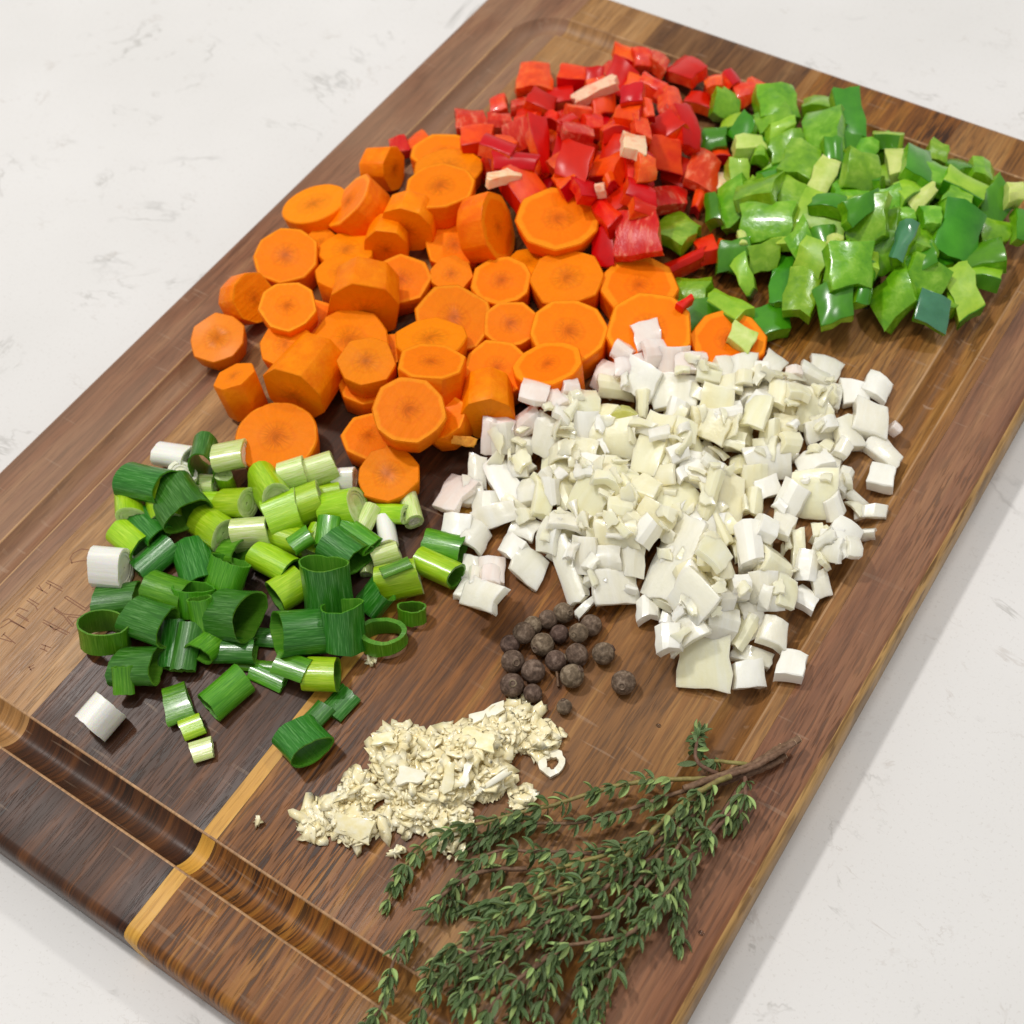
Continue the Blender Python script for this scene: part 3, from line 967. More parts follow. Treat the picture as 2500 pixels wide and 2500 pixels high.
# x, y (centre of the face seen), width px, thickness mm, lean deg, lean direction (image deg), label
CAR = """1293,637,110,6,6,90|carrot slice mostly hidden behind the large disc near the red peppers
784,590,84,6,10,-40|small carrot end tucked under the leftmost upper slice
954,850,90,6,8,-90|small carrot slice wedged low between two leaning stacks
1088,372,170,6,8,60|wide carrot slice at the very back, beside the stray red pepper
1094,408,160,6,10,80|second slice of the shingled stack at the back, under the wide one
1075,452,160,9,8,90|thick front slice of the shingled stack at the back of the heap
963,412,104,9,76,-12|short carrot slice standing on edge at the back left of the shingled stack
766,496,152,7,14,150|pale rimmed carrot slice at the upper left tip of the heap
850,490,148,9,42,172|thick octagonal slice leaning left against the upper left tip slice
994,561,128,9,86,-110|carrot slice leaning back, showing a curved dark underside by the back stack
943,610,112,9,84,-100|small thick carrot slice leaning back just below another leaning one
1109,597,134,7,8,-60|carrot slice lying flat left of the one standing on edge
1362,532,190,6,4,-90|largest flat carrot disc, touching the red peppers
1217,554,160,9,68,-6|carrot slice standing on edge with its face turned right
846,608,128,6,6,90|top slice of the leaning column right of the upper left pair
835,662,124,8,10,100|lower slice of the leaning column, showing a tall side
697,622,158,9,6,-100|flat carrot slice on the groove left of the leaning column
621,728,120,8,56,-22|carrot slice tipped on edge over the groove at far left
980,680,138,7,8,-70|round cut carrot slice in the middle, behind the large wedge
1101,668,100,7,10,-90|smallest carrot disc in the middle row of the heap
1225,684,142,8,3,-90|flat carrot disc with dark core, left of two big ones
1384,677,172,9,4,-90|big flat carrot disc just below the largest one
1560,695,182,8,4,-90|big carrot disc with bright rayed core beside the green peppers
770,785,128,9,10,-60|dark sided carrot slice under the small flat disc at left
701,746,136,7,10,-80|small flat carrot disc lying on another at left
889,762,172,13,86,-96|thick carrot wedge with a broad dark front in the left middle
697,840,124,7,8,-90|carrot slice half hidden behind the big chunky piece at left
530,825,130,7,12,-100|loose carrot disc alone at the far left, overhanging the groove
570,917,104,12,18,130|small tall carrot cylinder next to the loose disc at far left
853,830,182,7,6,-90|wide carrot slice behind the two slice stack in the left middle
1246,789,132,9,6,-90|carrot slice partly covered by a bigger one, near the centre
1109,775,184,9,12,-70|large rayed carrot disc in the centre of the heap
1050,824,164,8,14,70|slice leaning on the large central disc from the front
1389,807,184,10,4,-90|big rayed carrot disc touching the onion heap from behind
1585,804,206,10,5,-90|widest carrot disc, with onion lying on its face
1776,828,176,7,4,-90|carrot disc farthest right, with a green pepper bit on it
893,935,132,7,4,-90|lower slice of the two slice stack in the left middle
893,881,134,8,5,-90|upper slice of the two slice stack in the left middle
717,965,158,17,84,-124|chunkiest carrot piece, a long cylinder lying tipped at left
1214,898,158,9,8,-80|rayed carrot slice left of the onion heap, second row from front
1337,887,164,9,16,120|slice leaning left with onion pieces spilling onto its front
1052,882,156,10,16,80|thick slice leaning back in the front middle of the heap
1075,1018,120,8,20,-150|carrot slice behind and right of the front octagon
1190,1024,132,13,86,-90|thick carrot slice at the front right, touching the first onion pieces
900,1062,132,7,5,-90|rough cut carrot slice under the front octagon
998,1000,168,9,14,-80|large octagonal carrot slice on top at the front
947,1157,146,7,6,-90|frontmost octagonal carrot slice, touching the spring onions
675,1066,188,8,4,-90|smooth round carrot disc with a ringed core at the front left"""
for i, ln in enumerate(CAR.split('\n')):
    d, lab = ln.split('|')
    x, y, w, T, lean, ldir = map(float, d.split(','))
    roundy = 'smooth round' in lab or 'pale rimmed' in lab
    w *= 1.07
    T *= 1.22
    R0 = w / 2 * mm_per_px(x, y, 8)
    V, F, UV = carrot_mesh(R0, T, rnd.choice([8, 9, 10] if w > 125 else [7, 8]), 100 + i, roundy)
    Va = np.array(V)
    Ps = samples(V, F)

    def fn(z):
        dirn = idir(ldir, x, y, z)
        a = math.radians(lean)
        n_ = np.array([0, 0, 1]) * math.cos(a) + dirn * math.sin(a)
        Rm = frame_from(n_, (1, 0, 0))
        off = Rm @ np.array([0, 0, T / 2])       # face centre relative to body centre
        c_ = unproj(x, y, z) - off
        OFFS[0] = off
        return Ps @ Rm.T, Rm, c_[:2], off[2]

    loc, Rm = rest_solve(fn, x, y, 0, 72)
    me = mesh_of('carrot_slice', V, F, ['carrot'], sharp=40, uv=UV)
    o = put('carrot_slice', me, None, loc, Rm)
    tag(o, lab, 'carrot slice', 'sliced carrots heaped on the board')

for x, y, w, h, ang, fc, lab in ((2285, 755, 76, 62, -15, 'B', 'wet grey green triangular pepper flake lying on the bare board'),
                                 (1813, 818, 60, 44, -25, 'Y', 'lime green pepper bit lying on the rightmost carrot disc'),
                                 (2498, 545, 34, 72, 0, 'S', 'dark green pepper piece cut off by the right edge of the picture'),
                                 ):
    b_, s_, p_ = FACEG[fc]
    sd += 1
    o = piece('green_pepper_piece', x, y, w, h, ang, b_, s_, p_, 3.2 if fc == 'B' else 4, .6, 6, sd, q=90)
    tag(o, lab, 'pepper piece', 'diced green pepper')
b_, s_, p_ = FACE['E']
o = piece('red_pepper_piece', 1675, 732, 46, 14, 45, b_, s_, p_, 3, .3, 4, 4242)
tag(o, 'thin red pepper sliver on the board beside the green heap', 'pepper piece', 'diced red pepper')
finish_labels('red', 'the red heap', 52)
finish_labels('green', 'the green heap', 56)

# ------------------------------------------------------------------ onion
ON1 = """1235,460,130,110,20,p;1115,540,110,90,-30,p;1290,560,110,100,10,p;1150,620,150,70,10,p;1400,620,150,110,0,p;1500,590,130,80,10,p;1580,690,150,100,0,c;1690,660,160,160,10,o
1020,670,140,120,50,w;660,740,150,140,-8,p;850,750,90,80,0,p;760,790,130,80,-50,p;1850,640,90,70,0,w;820,850,110,150,-15,o;1080,740,180,90,0,c;1215,700,150,150,-30,w;1400,760,240,120,-5,o
590,930,200,90,20,p;480,940,130,70,-20,p;410,1000,80,150,-10,p;500,1010,110,130,0,o;600,1040,100,90,10,o;920,830,160,150,10,c;1230,830,60,120,0,c;1130,860,130,110,0,k;1390,860,120,130,-15,c
1600,780,150,120,-5,c;1860,790,110,110,-40,w;1680,880,140,90,10,w;1530,930,120,110,-20,c;1480,1030,140,260,15,c;1730,970,150,140,0,c;1310,960,110,110,0,o
935,945,130,110,0,w;720,1000,130,160,-25,o;1060,1010,220,140,0,c;900,1080,150,130,-5,c;760,1140,150,120,10,c;1270,1030,140,260,-20,c;1070,1180,140,180,-10,c;620,1260,90,190,-10,o
360,1180,90,130,-10,o;480,1210,130,220,28,w;330,1270,120,120,0,o;400,1370,150,120,0,o;230,1290,170,190,-35,p;560,1150,90,90,0,o;700,1290,90,200,-5,c;800,1270,120,200,20,c;1390,1120,150,100,-30,c
440,1420,250,90,20,o;240,1470,140,110,-10,w;350,1520,150,120,-25,o;600,1460,140,110,-25,o;530,1560,115,105,-35,w;720,1510,110,140,-20,o;850,1440,210,140,-5,o;940,1310,200,200,-40,c
1100,1390,120,120,-15,c;1180,1430,100,100,-30,c;1390,1300,240,170,-30,c;1530,1180,230,130,-15,w;1700,1300,150,240,-12,c;1620,1430,60,240,25,c;1480,1450,220,190,10,o;1290,1430,200,130,-30,c
1250,1495,110,110,-40,w;1010,1560,180,120,0,c;1080,1500,220,110,0,c;1150,1640,150,150,-10,o;1020,1640,170,120,0,o;900,1620,120,150,0,o;630,1670,190,140,-28,o;330,1680,85,115,-5,o;430,1690,120,120,0,p
800,1700,110,330,18,o;1080,1790,250,140,10,o;1500,1810,170,220,38,o;1640,1620,150,220,20,c;1780,1560,120,210,5,w;1880,1470,100,110,0,w;1880,1670,130,120,0,c;1740,1790,105,100,0,w;940,1870,180,34,40,o
1370,1640,230,370,-22,o;1240,1890,115,105,5,w;370,1800,210,150,-25,o;375,1790,120,110,-20,w"""
ON2 = """770,120,90,50,0,p;660,90,120,130,-30,o;480,110,160,150,0,o;590,90,70,66,0,w;950,100,170,110,-15,o;890,150,160,90,-25,o;100,250,270,130,-3,o;190,70,130,90,0,p;300,120,140,90,0,c;420,190,120,80,0,c
340,290,170,120,-10,c;100,330,120,105,-20,w;280,380,140,90,0,c;590,275,105,105,-40,w;680,240,115,115,-8,c;960,240,150,140,-15,o;480,160,110,70,0,c;860,340,160,170,-10,c;800,220,120,110,0,c
480,470,160,120,10,c;400,370,140,80,10,w;330,430,140,110,-25,c;560,340,120,140,-20,c;720,430,120,110,-5,c;640,470,110,110,0,c;760,520,120,100,0,c;920,460,170,110,15,o;980,400,120,60,20,w;180,450,120,110,0,c
600,560,130,100,0,c;250,670,230,120,-18,w;480,640,120,115,-5,c;640,640,250,150,12,o;980,600,110,160,-10,o;880,620,190,140,15,w;130,570,110,80,25,w;40,700,120,90,0,c;560,720,140,110,0,c
860,810,250,210,-2,c;740,820,140,120,-35,w;620,770,130,90,25,w;410,850,150,270,-14,c;540,850,120,140,-10,c;1060,740,110,150,-20,o;300,820,90,220,-20,c;1010,870,100,100,40,w
1130,830,150,60,-15,o;1200,900,180,60,-3,o;1170,1020,90,46,-5,o;1060,1030,150,190,-28,w;900,990,60,90,0,c;1110,1090,90,110,10,o;640,970,100,130,5,w;720,960,130,150,-25,o;940,1120,170,110,-10,o
520,1070,120,190,5,w;800,1130,90,210,5,c;680,1190,200,140,0,c;870,1210,150,140,-5,w;920,1300,95,120,20,o;200,1180,..;480,1320,105,105,0,w;600,1320,140,130,5,o;640,1410,130,90,12,w;740,1340,130,180,-5,c
835,1370,125,120,-30,w;340,1130,170,240,-22,c;400,1380,100,120,10,o;540,1500,120,170,20,o;490,1580,110,180,-30,c;200,1380,210,200,40,o;370,1530,190,170,-10,o;160,1560,230,110,25,o;60,1600,125,130,5,w
275,1750,270,240,2,c;540,1700,235,80,-8,o;540,1805,165,120,8,w"""
KIND = {'o': 'onion', 'w': 'onion_white', 'c': 'onion_cream', 'p': 'onion_pink', 'k': 'onion_core'}
DESCO = {'o': 'translucent onion piece', 'w': 'bright white onion piece', 'c': 'creamy onion piece', 'p': 'faintly pink onion piece', 'k': 'yellow green onion heart piece'}
POLY = [(1560, 850), (1700, 870), (1900, 880), (2040, 900), (2070, 1010), (2060, 1110), (2100, 1210), (2080, 1330), (1990, 1430), (1900, 1510), (1800, 1560),
        (1650, 1550), (1560, 1520), (1540, 1440), (1410, 1440), (1340, 1380), (1270, 1330), (1200, 1230), (1190, 1100), (1200, 1040), (1290, 1000), (1420, 960), (1500, 900)]


def inside(x, y, P):
    c_ = False
    for i in range(len(P)):
        x0, y0 = P[i]
        x1, y1 = P[i - 1]
        if (y0 > y) != (y1 > y) and x < (x1 - x0) * (y - y0) / (y1 - y0) + x0:
            c_ = not c_
    return c_


cxp = sum(p[0] for p in POLY) / len(POLY)
cyp = sum(p[1] for p in POLY) / len(POLY)
PS = [(cxp + (x - cxp) * .90, cyp + (y - cyp) * .88) for x, y in POLY]
k = 0
while k < 69:
    x, y = rnd.uniform(1150, 2120), rnd.uniform(840, 1600)
    if not inside(x, y, PS):
        continue
    k += 1
    sd += 1
    o = piece('onion_piece', x, y, rnd.uniform(50, 75), rnd.uniform(45, 65), rnd.uniform(0, 180), rnd.choice(['onion', 'onion_cream', 'onion_cream', 'onion_white']), None, None,
              rnd.uniform(2.5, 4.5), rnd.uniform(.3, 1.6), 26, sd, q=70, rag=.06)
    tag(o, 'onion piece buried inside the white heap under its visible pieces', 'onion piece', 'diced onion')
for x, y in ((1545, 1190), (1530, 1160), (1560, 1215), (1500, 1010), (1440, 1290), (1575, 1180), (1520, 1210), (1470, 1010), (1350, 1290), (1700, 1440), (1650, 1060)):
    sd += 1
    o = piece('onion_piece', x, y, rnd.uniform(60, 75), rnd.uniform(55, 65), rnd.uniform(0, 180), 'onion_cream', None, None, 4.5, 1.0, 20, sd, q=70, rag=.05)
    tag(o, 'onion piece buried inside the white heap under its visible pieces', 'onion piece', 'diced onion')
items = []
for blk, zs, ox, oy in ((ON1, 2.147, 1000, 600), (ON2, 2.272, 1600, 850)):
    for tok in blk.replace('\n', ';').split(';'):
        v = tok.split(',')
        if len(v) < 6:
            continue
        zx, zy, w, h, ang = map(float, v[:5])
        items.append((zx / zs + ox, zy / zs + oy, w / zs, h / zs, ang, v[5]))
for it in items:
    x, y, w, h, ang, fc = it
    sd += 1
    big = w * h > 7000
    th = rnd.uniform(1.6, 3.2)
    if fc == 'w' and not big:
        th = rnd.uniform(2.8, 4.8)
    o = piece('onion_piece', x, y, w * 1.04, h * 1.10, ang, KIND[fc], None, None, th, rnd.uniform(.6, 2.8) * (.7 if big else 1), 24, sd,
              q=62, rag=.06, skew=.13, bev=.10)
    tag(o, None, 'onion piece', 'diced onion')
    auto('onion', o, x, y, ('large ' if big else '') + DESCO[fc])
k = 0
while k < 46:
    x, y = rnd.uniform(1110, 2140), rnd.uniform(840, 1640)
    if not inside(x, y, POLY):
        continue
    k += 1
    sd += 1
    fc = rnd.choice('owccp' if y < 1000 and x < 1600 else 'owcc')
    o = piece('onion_piece', x, y, rnd.uniform(26, 58), rnd.uniform(14, 34), rnd.uniform(0, 180), KIND[fc], None, None, rnd.uniform(.9, 1.8), rnd.uniform(.3, 1.8), 32, sd,
              q=60, rag=.14, skew=.3, bev=.08)
    tag(o, None, 'onion piece', 'diced onion')
    auto('onion', o, x, y, 'small ' + DESCO[fc].replace(' piece', ' sliver'))
LOOSE = [(2094, 955, 68, 58, 0, 'w', 'white onion cube just right of the heap, left of the farthest one'),
         (2148, 945, 70, 56, -28, 'w', 'white onion piece farthest toward the upper right of the onion heap'),
         (2078, 1045, 60, 72, 15, 'o', 'translucent onion piece under the clustered pieces right of the heap'),
         (2125, 1015, 92, 92, -10, 'o', 'large rounded onion piece on top of the small cluster at right'),
         (2064, 1092, 46, 40, -30, 'o', 'shaded onion wedge below the small cluster at right'),
         (2160, 1096, 104, 54, -35, 'o', 'long curved onion piece arching beside the right groove'),
         (2155, 1154, 64, 46, -15, 'w', 'squarish onion piece lowest of those beside the right groove'),
         (2194, 1042, 26, 22, -20, 'p', 'tiny pinkish onion crumb alone in the right groove'),
         (1899, 1541, 62, 58, -15, 'o', 'single icy onion cube between the heap and the thyme'),
         (1928, 1616, 70, 62, -14, 'w', 'white square onion piece nearest the thyme stalks'),
         (1155, 1400, 38, 54, -5, 'o', 'upright onion piece touching another, above the loose front chunk'),
         (1200, 1398, 56, 56, 0, 'p', 'pinkish onion piece right of the upright one'),
         (1172, 1442, 100, 68, -25, 'o', 'loose onion chunk nearest the spring onions on the streaky plank')]
for x, y, w, h, ang, fc, lab in LOOSE:
    sd += 1
    o = piece('onion_piece', x, y, w, h, ang, KIND[fc], None, None, rnd.uniform(3, 5), rnd.uniform(.5, 1.5), 8, sd, q=80, rag=.05, bev=.25)
    tag(o, lab, 'onion piece', 'diced onion')
ob_V, ob_F = [], []
k = 0
while k < 70:
    x, y = rnd.uniform(1090, 2150), rnd.uniform(830, 1650)
    if not inside(x, y, POLY):
        continue
    k += 1
    c0 = unproj(x, y, 14)
    hw, hh_ = rnd.uniform(2.0, 4.2), rnd.uniform(1.0, 2.2)
    top, bot = slab([(-hw, -hh_), (hw, -hh_), (hw, hh_), (-hw, hh_)], rnd.uniform(.5, 1.6), rnd.uniform(.1, .8), 9000 + k, rag=.14, bev=.05, skew=.35)
    V, F = slab_faces(top, bot)
    ax = Vector((rnd.uniform(-1, 1), rnd.uniform(-1, 1), 0)).normalized()
    Rm = np.array(Matrix.Rotation(rnd.uniform(0, 1.1), 3, ax) @ Matrix.Rotation(rnd.uniform(0, 6.28), 3, 'Z'))
    Ps = samples(V, F) @ Rm.T
    OFFS[0] = np.zeros(3)
    loc, _ = rest_solve(lambda z: (Ps, None, unproj(x, y, z)[:2], 0.0), x, y, 0, 45)
    kk = len(ob_V)
    ob_V += list(np.array(V) @ Rm.T + np.array(loc))
    ob_F += [tuple(i_ + kk for i_ in f) for f in F]
o = put('onion_bits', mesh_of('onion_bits', ob_V, ob_F, ['onion_cream'], sharp=24))
tag(o, 'tiny slivers and shavings of onion scattered all through the white heap', 'onion bits', kind='stuff')
finish_labels('onion', 'the onion heap', 50)

# ------------------------------------------------------------------ spring onions


def tube(Rx, Ry, Ln, wall, seed, ragged=0.3, flare=0.0, segs=22, pinch=0.0):
    r = random.Random(seed)
    p1, p2 = r.uniform(0, 6.28), r.uniform(0, 6.28)
    am = r.uniform(.04, .13)
    nl = 5
    V, F, UV, FM = [], [], [], []
    circ = 2 * math.pi * (Rx + Ry) / 2
    sk0, sk1 = r.uniform(-.22, .22), r.uniform(-.22, .22)

    def ring(t, inner):
        k = len(V)
        for i in range(segs + 1):
            a = 2 * math.pi * i / segs
            rr_ = 1 + am * math.sin(2 * a + p1) + am * .6 * math.sin(3 * a + p2) + flare * (abs(t - .5) * 2) ** 2
            ca, sa = math.cos(a), math.sin(a)
            x_, y_ = (Rx - inner) * rr_ * ca, (Ry - inner) * rr_ * sa
            if pinch:
                x_ *= 1 - pinch * max(0, sa) ** 2 * .8
                y_ -= pinch * Ry * math.exp(-((a - math.pi / 2) ** 2) * 2.5) * .9
            z_ = (t - .5) * Ln
            if t in (0.0, 1.0):
                z_ += (sk1 if t else sk0) * x_ * .6 + r.uniform(-1, 1) * ragged * .5
            V.append((x_, y_, z_))
            UV.append((circ * i / segs, t * Ln))
        return k

    outr = [ring(t, 0) for t in (0.0, .03, .3, .7, .97, 1.0)]
    for p, q in zip(outr, outr[1:]):
        for i in range(segs):
            F.append((p + i, p + i + 1, q + i + 1, q + i))
            FM.append(0)
    inr = [ring(t, wall) for t in (0.0, .3, .7, 1.0)]
    # keep the end rims in step with the outer ones
    for k_in, k_out in ((inr[0], outr[0]), (inr[-1], outr[-1])):
        for i in range(segs + 1):
            v = V[k_in + i]
            V[k_in + i] = (v[0], v[1], V[k_out + i][2])
    for p, q in zip(inr, inr[1:]):
        for i in range(segs):
            F.append((p + i + 1, p + i, q + i, q + i + 1))
            FM.append(1)
    for i in range(segs):
        F.append((outr[0] + i + 1, outr[0] + i, inr[0] + i, inr[0] + i + 1))
        F.append((outr[-1] + i, outr[-1] + i + 1, inr[-1] + i + 1, inr[-1] + i))
        FM += [1, 1]
    return V, F, UV, FM


# pixel x,y, axis angle (image deg), elevation deg of the axis toward the first end, diameter px, length px, type, flatten, label
# types: D dark hollow, M mid hollow, Y lime hollow, L lime solid, P pale solid, W white solid
SP = """395,1223,100,20,78,66,L,.9|small pale ended lime chunk between the cream disc and the green chunks
552,1176,10,90,40,52,L,.8|small upright lime stub near the smooth carrot disc
515,1224,-5,10,48,54,L,.8|lime stub behind the striped ring chunk
499,1180,-10,10,40,50,P,.9|short pale stub beside the cream disc
425,1115,-12,6,60,74,W,1|white stem cylinder at the back left of the spring onions
444,1166,30,72,64,34,W,1|cream round white slice tucked behind the dark ring
499,1121,-96,16,58,66,D,1.5|dark oval ring standing open at the back, showing wood through it
562,1115,8,5,72,70,P,.9|pale striped stem piece touching the smooth carrot disc
317,1239,-80,20,62,66,L,.9|lime stub at the far left under the dark leaf roll
357,1180,-20,14,84,104,D,.75|dark green roll at the upper left of the spring onions
366,1285,-48,5,66,74,D,.6|dark flattened roll between the lime stub and white cylinder
435,1226,-55,6,100,84,D,.75|large dark roll with an open curled mouth at upper left
317,1319,-42,6,64,74,Y,.9|glossy yellow green tube beside the leftmost white cylinder
270,1385,-8,5,84,70,W,1|white stem cylinder farthest left, by the stamped lettering
574,1230,-12,22,70,70,L,.95|lime green ring chunk with its cut end facing right
518,1285,-40,12,72,74,L,.95|wrinkled lime chunk left of the ragged pale one
615,1304,2,4,78,80,P,.95|ragged pale green chunk in the middle left
660,1198,-60,18,84,82,L,1|thick pale green cylinder right of the smooth carrot disc
716,1158,14,6,66,58,P,1|pale striped slice, left of a matching pair at the back
784,1146,14,6,74,66,P,1|pale striped slice, right of a matching pair at the back
840,1170,0,6,48,50,W,1|white stem cube between the pale pair and frontmost carrot
795,1202,8,5,40,70,L,.8|thin lime strip under the white cube
693,1258,18,6,84,76,L,1|striped lime slice, left of a touching pair in the centre
756,1230,18,6,84,56,L,1|striped lime slice, right of a touching pair in the centre
836,1242,-6,26,84,80,L,1|lime chunk with two hollow rings at its cut end
1000,1232,-75,4,46,84,P,.9|pale stem stub leaning on the frontmost carrot slice
952,1254,-15,20,44,80,L,.9|small lime tube with a hollow eye, below the frontmost carrot
890,1278,62,4,38,82,P,.9|thin pale stem lying diagonal right of the centre
944,1302,-80,3,46,62,W,1|white thin stem stub right of the centre
944,1357,14,6,54,60,P,1|pale yellow stem stub under the white thin one
896,1366,85,4,30,64,P,.9|thin pale sliver upright beside the dark roll
708,1316,-20,5,60,90,L,.7|lime ring half behind the pale lime tube
768,1316,60,8,42,62,L,.8|small lime bit in a cluster at the centre
735,1320,30,8,44,50,M,.8|small green bit in a cluster at the centre
800,1300,80,8,46,60,M,.8|small bright green bit behind the dark roll
865,1304,-38,5,48,104,M,.5|flat bright green strip slanting right of centre
568,1350,-20,30,70,56,M,.6|pale curled membrane ring in the middle left
379,1363,38,5,74,100,D,.65|dark blue green roll slanting up right, left of centre
481,1378,-72,6,78,100,D,.75|dark roll pointing down, left of centre
553,1410,52,42,80,84,M,.85|smooth mid green tube slanting up in the middle
670,1375,-30,5,72,92,Y,.9|pale lime tube slanting down in the middle
705,1440,215,6,78,72,Y,.9|yellow green tube with an open mouth at lower left
844,1345,-38,6,84,80,D,.8|dark roll behind the big upright tube
972,1415,10,5,80,94,L,.95|pale lime tube with bright side, right of the dark tubes
966,1386,20,3,30,66,M,.5|bright green sliver above the pale lime tube
410,1450,-20,5,76,92,M,1|plain bright green cylinder at left of the lower group
475,1465,70,56,80,66,M,.8|green funnel opening upward beside the bright cylinder
497,1510,88,52,50,96,M,.8|narrow green tube opening upward in the lower group
282,1465,5,5,72,96,D,.5|folded dark leaf piece at the lower left edge
254,1545,60,70,104,60,M,.8|big irregular green ring lying open at the far lower left
366,1520,-24,12,92,100,D,.7|dark ribbed roll in the lower left group
420,1575,80,10,50,100,D,.6|narrow dark folded strip in the lower group
455,1580,75,12,52,100,D,.6|second narrow folded strip in the lower group
509,1580,232,22,62,66,M,.8|small open green tube in the lower group
577,1586,-3,4,62,88,D,.7|dark flat roll below the big ribbed tube
640,1555,-5,3,40,80,D,.5|dark leaf strip right of the flat roll
628,1625,-6,2,30,90,M,.4|thin green strip at the lower edge of the group
655,1650,-25,2,44,84,M,.35|flat dark green leaf offcut at the lower edge
573,1503,-20,25,106,90,D,.85|large ribbed dark tube with its open end turned right
733,1540,197,22,106,106,D,.85|large ribbed blue green tube with open end turned left
836,1530,84,52,94,100,D,.85|ribbed dark tube standing open behind the loose green ring
795,1430,88,54,112,112,D,.9|biggest blue green tube, standing open at the top
918,1460,30,40,78,62,D,.6|folded dark green ring left of the small ring
336,1627,-6,14,90,98,D,.7|wet ribbed tube at the lower left with droplets
300,1660,80,40,44,56,M,.6|curly green scrap beside the lower left white cylinder
245,1748,45,8,82,72,W,1|white stem cylinder nearest the front left groove
434,1720,18,2,96,58,M,.28|flat green leaf rectangle, upper half of a touching pair
470,1776,20,3,44,52,Y,.7|lime green square, middle of the strip of three
494,1832,16,3,44,50,P,.5|pale wet square at the front end of the strip
553,1692,222,3,74,106,M,.85|glossy bright green cylinder alone at the front
935,1555,80,78,94,40,M,.85|thick walled green ring lying open on bare wood
1006,1498,75,70,54,40,M,.8|small green ring farthest right of the ring pair
1084,1337,-14,4,64,88,M,.85|glossy dark green tube lying on the dark plank, right of all
1068,1387,-26,4,68,94,Y,.9|glossy lime tube against the dark green one, far right
786,1647,-4,4,76,70,Y,.95|yellow green glossy ring on the sapwood strip
832,1718,46,2,52,70,D,.45|flat dark green strip, upper of the two in front
780,1745,46,2,50,50,D,.5|short dark green strip between the flat strip and last ring
738,1810,-50,12,92,74,D,.75|last dark green ring nearest the garlic, mouth open toward it
712,1625,-20,3,60,74,M,.3|thin translucent leaf scrap left of the glossy yellow ring"""
TY = {'D': ('leek_dark', 'leek_inner', None), 'M': ('leek_mid', 'leek_inner', None), 'Y': ('leek_lime', 'leek_inner', None),
      'L': ('leek_lime', 'leek_pith', 'leek_pith'), 'P': ('leek_pale', 'leek_pith', 'leek_pith_white'), 'W': ('leek_white', 'leek_pith_white', 'leek_pith_white')}
for i, ln in enumerate(SP.split('\n')):
    d, lab = ln.split('|')
    v = d.split(',')
    x, y, ang, el, dia, ln_px = map(float, v[:6])
    ty, fl = v[6], float(v[7])
    mpx = mm_per_px(x, y, 6)
    dia *= 1.12
    ln_px *= 1.1
    R0 = dia / 2 * mpx
    e1 = unproj(x + math.cos(math.radians(ang)) * ln_px / 2, y - math.sin(math.radians(ang)) * ln_px / 2, 6)
    e0 = unproj(x - math.cos(math.radians(ang)) * ln_px / 2, y + math.sin(math.radians(ang)) * ln_px / 2, 6)
    standing = el > 40
    Ln = ln_px * mpx if standing else np.linalg.norm(e1 - e0)
    wall = 0.55 if ty in 'DM' else (0.9 if ty == 'Y' else 1.2)
    if 'thick walled' in lab:
        wall = 1.5
    Rx, Ry = R0 * (1.08 if fl < .9 else 1.0), R0 * fl
    wall = min(wall, Ry * .55)
    pin = 0.0
    if ty in 'DM' and fl < .95 and ' ring' not in lab and rnd.random() < .8:
        pin = rnd.uniform(.15, .55)
    V, F, UV, FM = tube(Rx, Ry, Ln, wall, 500 + i, ragged=.5 if ty in 'DM' else .3, flare=.03 if ty in 'DM' else 0, pinch=pin)
    Ps = samples(V, F)

    def fn(z):
        dirn = idir(ang, x, y, z)
        a = math.radians(el)
        zax = dirn * math.cos(a) + np.array([0, 0, 1]) * math.sin(a)
        side = np.cross(zax, [0, 0, 1])
        if np.linalg.norm(side) < .05:
            side = idir(0, x, y, z)
        Rm = frame_from(zax, side)
        c_ = unproj(x, y, z)
        OFFS[0] = np.zeros(3)
        return Ps @ Rm.T, Rm, c_[:2], 0.0

    loc, Rm = rest_solve(fn, x, y, 0, 58)
    o_m, i_m, plug = TY[ty]
    me = mesh_of('spring_onion_piece', V, F, [o_m, i_m], fm=FM, sharp=55, uv=UV)
    o = put('spring_onion_piece', me, None, loc, Rm)
    tag(o, lab, 'spring onion', 'chopped spring onions')
    if plug:
        # nested inner layers, each a little recessed, last one nearly solid
        layers = ((wall + .05, .25), (wall + 1.0, .5)) if R0 > 3.2 else ((wall + .05, .25),)
        for li, (ins_, rec) in enumerate(layers):
            rx, ry = Rx - ins_, Ry - ins_
            if min(rx, ry) < .8:
                continue
            last = li == len(layers) - 1
            w2 = min(rx, ry) * (.85 if last else 1) if last else .9
            V2, F2, UV2, FM2 = tube(rx * .99, ry * .99, Ln - rec * 2, w2, 500 + i, ragged=.15)
            put('inner_layer', mesh_of('inner_layer', V2, F2, [plug], sharp=55, uv=UV2), o)

